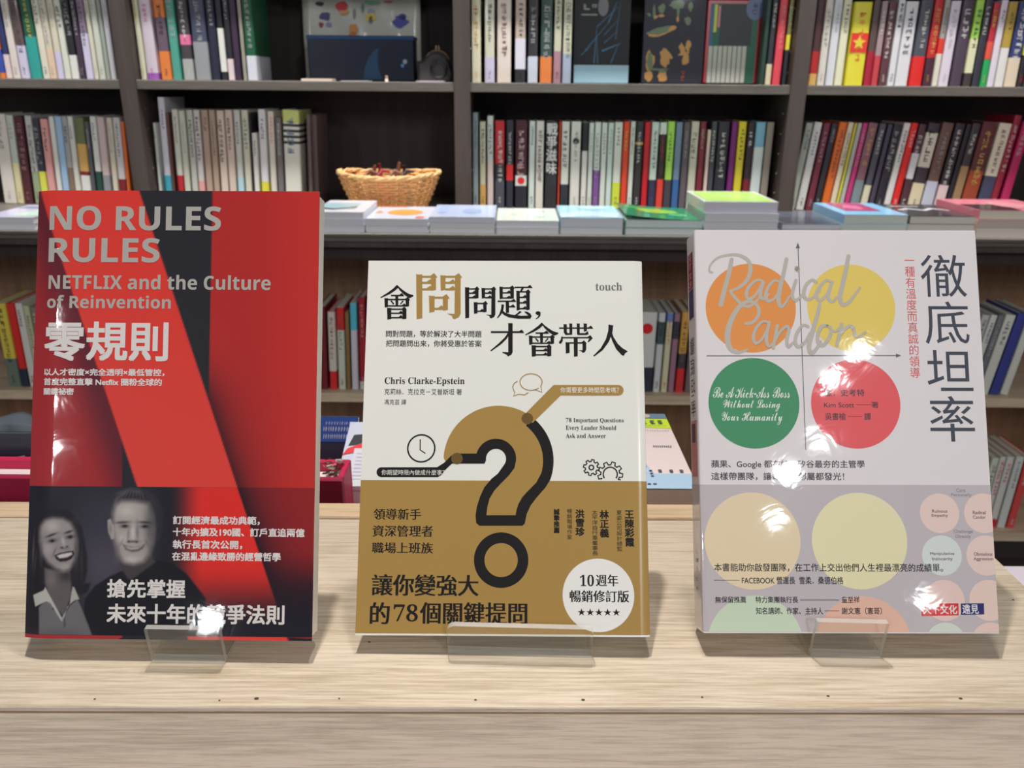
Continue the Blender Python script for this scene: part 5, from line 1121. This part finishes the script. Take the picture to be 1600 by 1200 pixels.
for l, wd in (([(168, 242), (155, 236), (160, 205), (195, 170), (250, 155), (305, 157), (350, 185), (360, 232), (340, 285), (300, 318), (258, 335)], [3.5, 3.5, 3, 3.5, 4, 5, 6, 6.5, 6, 4.5, 3.5]), ([(266, 178), (256, 230), (238, 300), (222, 360), (212, 404)], [6.5, 7, 7, 7.5, 7]),
              ([(258, 335), (285, 370), (318, 402), (352, 412), (385, 390), (402, 372)], [4, 5, 5.5, 5, 4, 3]), ([(335, 497), (370, 492), (400, 456), (398, 415), (368, 388), (325, 396), (285, 440), (255, 505), (245, 575), (262, 625), (300, 642), (345, 628)], [4, 5, 5.5, 5, 5, 6, 7.5, 8.5, 9, 7.5, 5, 3]),
              ([(424, 288), (395, 280), (360, 305), (340, 345), (350, 374), (378, 362), (405, 325), (422, 290)], [3.5, 4, 5, 5.5, 5, 4.5, 4, 4]), ([(424, 290), (412, 335), (412, 368), (432, 372), (452, 350)], [5, 5.5, 5.5, 4, 3]),
              ([(506, 290), (478, 284), (448, 318), (436, 360), (450, 386), (480, 372), (505, 335)], [3.5, 4, 5, 5.5, 5, 4, 3.5]), ([(540, 176), (526, 245), (508, 320), (500, 380), (512, 412), (532, 400), (556, 360)], [6, 6.5, 7, 7, 6, 4, 3]),
              ([(588, 282), (574, 325), (570, 362), (584, 382), (606, 368), (630, 340)], [5, 5.5, 5.5, 5, 4, 3]), ([(592, 222), (596, 226)], [8, 8]), ([(690, 292), (668, 280), (638, 305), (626, 350), (642, 376), (672, 368), (708, 330)], [4.5, 4.5, 5, 6, 5, 4, 3]),
              ([(764, 290), (738, 282), (706, 315), (690, 355), (704, 382), (732, 364), (756, 325)], [3.5, 4, 5, 5.5, 5, 4, 3.5]), ([(768, 290), (752, 340), (750, 372), (768, 388), (792, 365)], [5, 5.5, 5.5, 4.5, 3]),
              ([(850, 160), (838, 225), (820, 305), (808, 365), (820, 402), (850, 392), (880, 355), (908, 318)], [6, 6.5, 7, 7, 6, 5, 4, 3]),
              ([(452, 492), (420, 488), (390, 520), (374, 565), (386, 596), (414, 580), (440, 535)], [3.5, 4, 5, 5.5, 5, 4, 3.5]), ([(454, 492), (442, 550), (440, 590), (454, 612), (476, 590)], [5, 5.5, 5.5, 4, 3]),
              ([(494, 508), (486, 555), (474, 618)], [5, 5.5, 5]), ([(480, 590), (508, 540), (540, 512), (552, 530), (542, 575), (548, 612), (574, 592)], [3.5, 4.5, 5, 5, 5.5, 4.5, 3]),
              ([(650, 512), (622, 506), (592, 545), (584, 590), (600, 612), (632, 590), (660, 540)], [3.5, 4, 5, 5.5, 5, 4, 3.5]), ([(706, 402), (690, 470), (668, 545), (652, 610), (664, 645), (688, 625), (712, 585)], [5, 6, 7, 7, 6, 4.5, 3]),
              ([(744, 508), (716, 512), (696, 555), (700, 595), (724, 604), (752, 570), (764, 525), (744, 508)], [4, 5, 5.5, 5.5, 5, 5, 4.5, 4]), ([(764, 530), (786, 535), (808, 518)], [3, 3.5, 3]),
              ([(816, 500), (806, 550), (792, 604)], [5, 5.5, 5]), ([(800, 570), (826, 530), (856, 510), (876, 524), (882, 556), (904, 562), (936, 540)], [3.5, 4.5, 5, 5, 4.5, 4, 3])):
    BS = BS + .00004; b3.stroke(cs(l), wd, SV3, BS, 'brushed_title_stroke')
DKI = (62, 66, 76)
for t, bx in (('徹', (1438.7, 398.4, 1509.5, 464)), ('底', (1445, 471, 1513.8, 537.5)), ('坦', (1448.4, 547, 1519.4, 611)), ('率', (1452.8, 618.8, 1522.5, 690))): b3.text(t, bx, DKI, .00030, 0, name='title_lettering')
b3.text('一種有溫度而真誠的領導', (1417.5, 406, 1433.5, 590.5), (196, 76, 74), .0003, 0, vert=True)
def script(t): return ''.join(chr(0x1D4D0 + ord(q) - 65) if 'A' <= q <= 'Z' else chr(0x1D4EA + ord(q) - 97) if 'a' <= q <= 'z' else q for q in t)
for t, bx in (('Be A Kick-Ass Boss', (1113.7, 604.7, 1234, 622)), ('Without Losing', (1130, 624.5, 1219, 643)), ('Your Humanity', (1128, 643.5, 1222.5, 664))): b3.text(script(t), bx, (212, 214, 206), .00032, 0)
for t, bx in (('金．史考特', (1288, 608, 1350.6, 619)), ('Kim Scott ──著', (1287.5, 627.5, 1372.5, 637.5)), ('吳書榆 ── 譯', (1289, 645, 1360.6, 656.5)), ('蘋果、Google 都在練，矽谷最夯的主管學', (1111.3, 719, 1351, 732.7)), ('這樣帶團隊，讓每一個部屬都發光！', (1111.3, 738, 1319, 750.6))):
    b3.text(t, bx, (58, 56, 62), .00034, .12, .1)
TK = (44, 42, 46)
for t, bx in (('本書能助你啟發團隊，在工作上交出他們人生裡最漂亮的成績單。', (1115.7, 880.3, 1473.4, 893.4)), ('──── FACEBOOK 營運長  雪柔．桑德伯格', (1115.7, 900.8, 1317.5, 912.6)), ('無保留推薦', (1117.4, 932, 1165.6, 942)), ('特力集團執行長', (1180.5, 932, 1247, 942)), ('童至祥', (1315, 932, 1343, 942)),
              ('知名講師、作家、主持人', (1181, 949, 1286, 960)), ('謝文憲（憲哥）', (1315, 949, 1378, 960))): b3.text(t, bx, TK, .00062, .12, .1)
b3.stroke([(1250, 937.5), (1311, 937.5)], .9, TK, .00062, 'rule', smooth=False, caps=False); b3.stroke([(1288, 954.5), (1311, 954.5)], .9, TK, .00062, 'rule', smooth=False, caps=False)
for t, bx, c in (('Care', (1494, 763, 1508, 769), (146, 136, 140)), ('Personally', (1486, 770.5, 1518, 777), (146, 136, 140)), ('Ruinous', (1456, 796, 1480, 801), (120, 92, 96)), ('Empathy', (1455.5, 803, 1481, 809), (120, 92, 96)), ('Radical', (1519.7, 798, 1540, 803.5), (120, 92, 96)), ('Candor', (1520, 805.5, 1540, 810.7), (120, 92, 96)),
                ('Challenge', (1490, 827.6, 1519.7, 834), (146, 132, 138)), ('Directly', (1493, 835.5, 1517, 842), (146, 132, 138)), ('Manipulative', (1453, 862.7, 1491, 868.5), (116, 96, 100)), ('Insincerity', (1456, 870.5, 1488.5, 877), (116, 96, 100)),
                ('Obnoxious', (1521.5, 862.7, 1550.5, 868.5), (120, 92, 96)), ('Aggression', (1521, 870.5, 1551.7, 877), (120, 92, 96))): b3.text(t, bx, c, .00062, .12, .1)
b3.poly([(1439.3, 943.5), (1497.5, 942.5), (1498, 961.5), (1439.8, 962.5)], (196, 50, 56), .00056, 'red_logo_plate'); b3.text('天下文化', (1442, 945, 1495.5, 959.5), (222, 212, 208), .00066, .3, .3)
b3.poly([(1501, 943), (1537.3, 942.5), (1537.8, 960), (1501.5, 960.8)], (42, 44, 96), .00056, 'navy_logo_plate'); b3.text('遠見', (1503.5, 944, 1529, 959), (214, 210, 214), .00066, .2, .2)
# spine print of the right-hand book: title, logos, lower graphics
sp = b3; xs_ = -sp.w / 2 - .00012
def spq(name, y0, y1, d0, d1, c, off=0.0):
    MB().poly([(xs_ - off, y1, -d0), (xs_ - off, y1, -d1), (xs_ - off, y0, -d1), (xs_ - off, y0, -d0)]).build(name, sp.paint(c), sp.r)
def spy(py): return sp.uv(1092, py)[1]
spq('red_spine_label', spy(445), spy(388), .006, .017, (130, 28, 56)); spq('navy_spine_label', spy(492), spy(446), .006, .017, (48, 52, 96))
spq('spine_figure', spy(745), spy(655), .005, .018, (190, 120, 120)); spq('spine_figure', spy(690), spy(660), .008, .016, (60, 62, 70), .0001)
for i, ch in enumerate('徹底坦率'):
    ya_, yb_ = spy(522 + i * 33), spy(550 + i * 33)
    glyph_print(ch, sp.paint(DKI), sp.r, lambda u, v, e: (xs_ - e - .0001, -v, -u), (.006, -ya_, .0165, -yb_), 'spine_lettering')
for i, ch in enumerate('天下文化'):
    glyph_print(ch, sp.paint((220, 200, 200)), sp.r, lambda u, v, e: (xs_ - e - .0002, -v, -u), (.0085, -spy(391 + i * 13.5), .0145, -spy(402 + i * 13.5)), 'spine_lettering')
for i, ch in enumerate('金．史考特'):
    glyph_print(ch, sp.paint(TK), sp.r, lambda u, v, e: (xs_ - .00032 - e, -v, -u), (.0095, -spy(860 + i * 15), .0135, -spy(868 + i * 15)), 'spine_lettering')

# ================= acrylic stands
def acrylic(tint, edge):
    m = bpy.data.materials.new('clear_acrylic'); m.use_nodes = True; nt = m.node_tree; nt.nodes.clear(); L = nt.links.new
    out = nt.nodes.new('ShaderNodeOutputMaterial'); tr_ = nt.nodes.new('ShaderNodeBsdfTransparent'); gl = nt.nodes.new('ShaderNodeBsdfGlossy'); df = nt.nodes.new('ShaderNodeBsdfDiffuse')
    lw = nt.nodes.new('ShaderNodeLayerWeight'); lw.inputs[0].default_value = .5; pw = nt.nodes.new('ShaderNodeMath'); pw.operation = 'POWER'; pw.inputs[1].default_value = 4.5
    ma = nt.nodes.new('ShaderNodeMath'); ma.operation = 'MULTIPLY_ADD'; ma.inputs[1].default_value = .7; ma.inputs[2].default_value = .035; m1 = nt.nodes.new('ShaderNodeMixShader'); m2 = nt.nodes.new('ShaderNodeMixShader')
    tr_.inputs[0].default_value = (*tint, 1); gl.inputs[0].default_value = (1, 1, 1, 1); gl.inputs[1].default_value = .03; df.inputs[0].default_value = (.8, .78, .74, 1)
    L(lw.outputs['Facing'], pw.inputs[0]); L(pw.outputs[0], ma.inputs[0])
    L(tr_.outputs[0], m1.inputs[1]); L(df.outputs[0], m1.inputs[2]); m1.inputs[0].default_value = edge
    L(ma.outputs[0], m2.inputs[0]); L(m1.outputs[0], m2.inputs[1]); L(gl.outputs[0], m2.inputs[2]); L(m2.outputs[0], out.inputs[0]); return m
AC = acrylic((.95, .95, .935), .03); ACE = acrylic((.8, .8, .76), .42)
def stand(fr, foldL, foldR, topy, lean_deg, label, round_c, base_d=.034):
    th = .003
    A = on_z(*foldL, TOPZ + .0005); Bp = on_z(*foldR, TOPZ + .0005); A = Vector(A); Bp = Vector(Bp)
    ex = (Bp - A).normalized(); ez = Vector((0, 0, 1)); ey = ez.cross(ex)
    wd = (Bp - A).length
    Mx = Matrix(((ex.x, ey.x, 0, A.x), (ex.y, ey.y, 0, A.y), (ex.z, ey.z, 1, A.z), (0, 0, 0, 1)))
    r = thing('acrylic_stand', label, 'book stand', matrix=Mx)
    la = math.radians(lean_deg); dr = Vector((0, -math.sin(la), math.cos(la))); nr = Vector((0, -math.cos(la), -math.sin(la)))
    # lip height: where the ray at topy meets the lip plane
    P0 = Mx @ Vector((wd / 2, 0, 0)); n3 = (Mx.to_3x3() @ nr); d = Vector(ray((foldL[0] + foldR[0]) / 2, topy)); E_ = Vector(EYEP)
    t = (P0 - E_).dot(n3) / d.dot(n3); H_ = (E_ + d * t - P0).dot(Mx.to_3x3() @ dr)
    cr = .004 if round_c else .0008
    ol = [(0.0, 0), (wd, 0)] + [(wd - cr + cr * math.cos(a), H_ - cr + cr * math.sin(a)) for a in [math.pi / 2 * i / 6 for i in range(7)]] + [(cr - cr * math.sin(a), H_ - cr + cr * math.cos(a)) for a in [math.pi / 2 * i / 6 for i in range(7)]]
    def plate(name, out, o0, u3, n3_, mats=(AC, ACE)):
        v = []; f = []; mi = []; n = len(out)
        for s_ in (0, th): v += [Vector(o0) + Vector((x, 0, 0)) + u3 * h + n3_ * s_ for x, h in out]
        f.append(list(range(n))); mi.append(0); f.append([n + i for i in range(n)][::-1]); mi.append(0)
        for i in range(n): j = (i + 1) % n; f.append([i, n + i, n + j, j]); mi.append(1)
        o = obj(name, v, f, None, r, mats=list(mats), fm=mi)
        bm = bmesh.new(); bm.from_mesh(o.data); bmesh.ops.recalc_face_normals(bm, faces=bm.faces); bm.to_mesh(o.data); bm.free(); return o
    plate('front_lip', ol, (0, 0, 0), dr, -nr)
    plate('base_plate', [(0.0, 0.0), (wd, 0.0), (wd, base_d), (0.0, base_d)], (0, th + .0005, 0), Vector((0, 1, 0)), Vector((0, 0, 1)) * (th - .0008) / th)
    # support behind the book, parallel to its back cover
    (bx, by, bz), ya, le, ro, w_, h_, T_ = QB[[k for k in QB if QB[k][0][0] == fr.b[0]][0]]
    back = Vector(fr.b) - Vector(fr.ez) * (T_ + .0012); loc = Mx.inverted() @ back
    up3 = Mx.to_3x3().inverted() @ Vector(fr.ey); nb = Mx.to_3x3().inverted() @ (-Vector(fr.ez)); s0 = (.0045 - loc.z) / up3.z
    o0 = loc + up3 * s0; o0 = Vector((0, o0.y, o0.z))
    plate('back_rest', [(wd * .04, 0), (wd * .96, 0), (wd * .96, .10), (wd * .04, .10)], o0, Vector((0, up3.y, up3.z)).normalized(), Vector((0, nb.y, nb.z)).normalized())
stand(b1, (237, 1034), (352, 1036), 984, 7, 'small square-cornered clear acrylic stand holding the red book', False)
stand(b2, (700, 1021), (925, 1027), 981, 10, 'wide round-cornered clear acrylic stand holding the white and gold book', True)
stand(b3, (1266, 1025), (1376, 1028), 973, 7, 'small clear acrylic stand with a bent lip holding the white book with discs', False)

for fr_, bd_, yb_ in ((b1, bd1, yb1), (b2, bd2, yb2), (b3, bd3, yb3)):      # print belongs to the cover or the paper band that carries it
    for o in list(fr_.r.children):
        if o in (bd_, fr_.cover) or o.name.split('.')[0] == 'pages': continue
        ym = max(v.co.y for v in o.data.vertices)
        o.parent = bd_ if ym <= yb_ + .0003 else fr_.cover
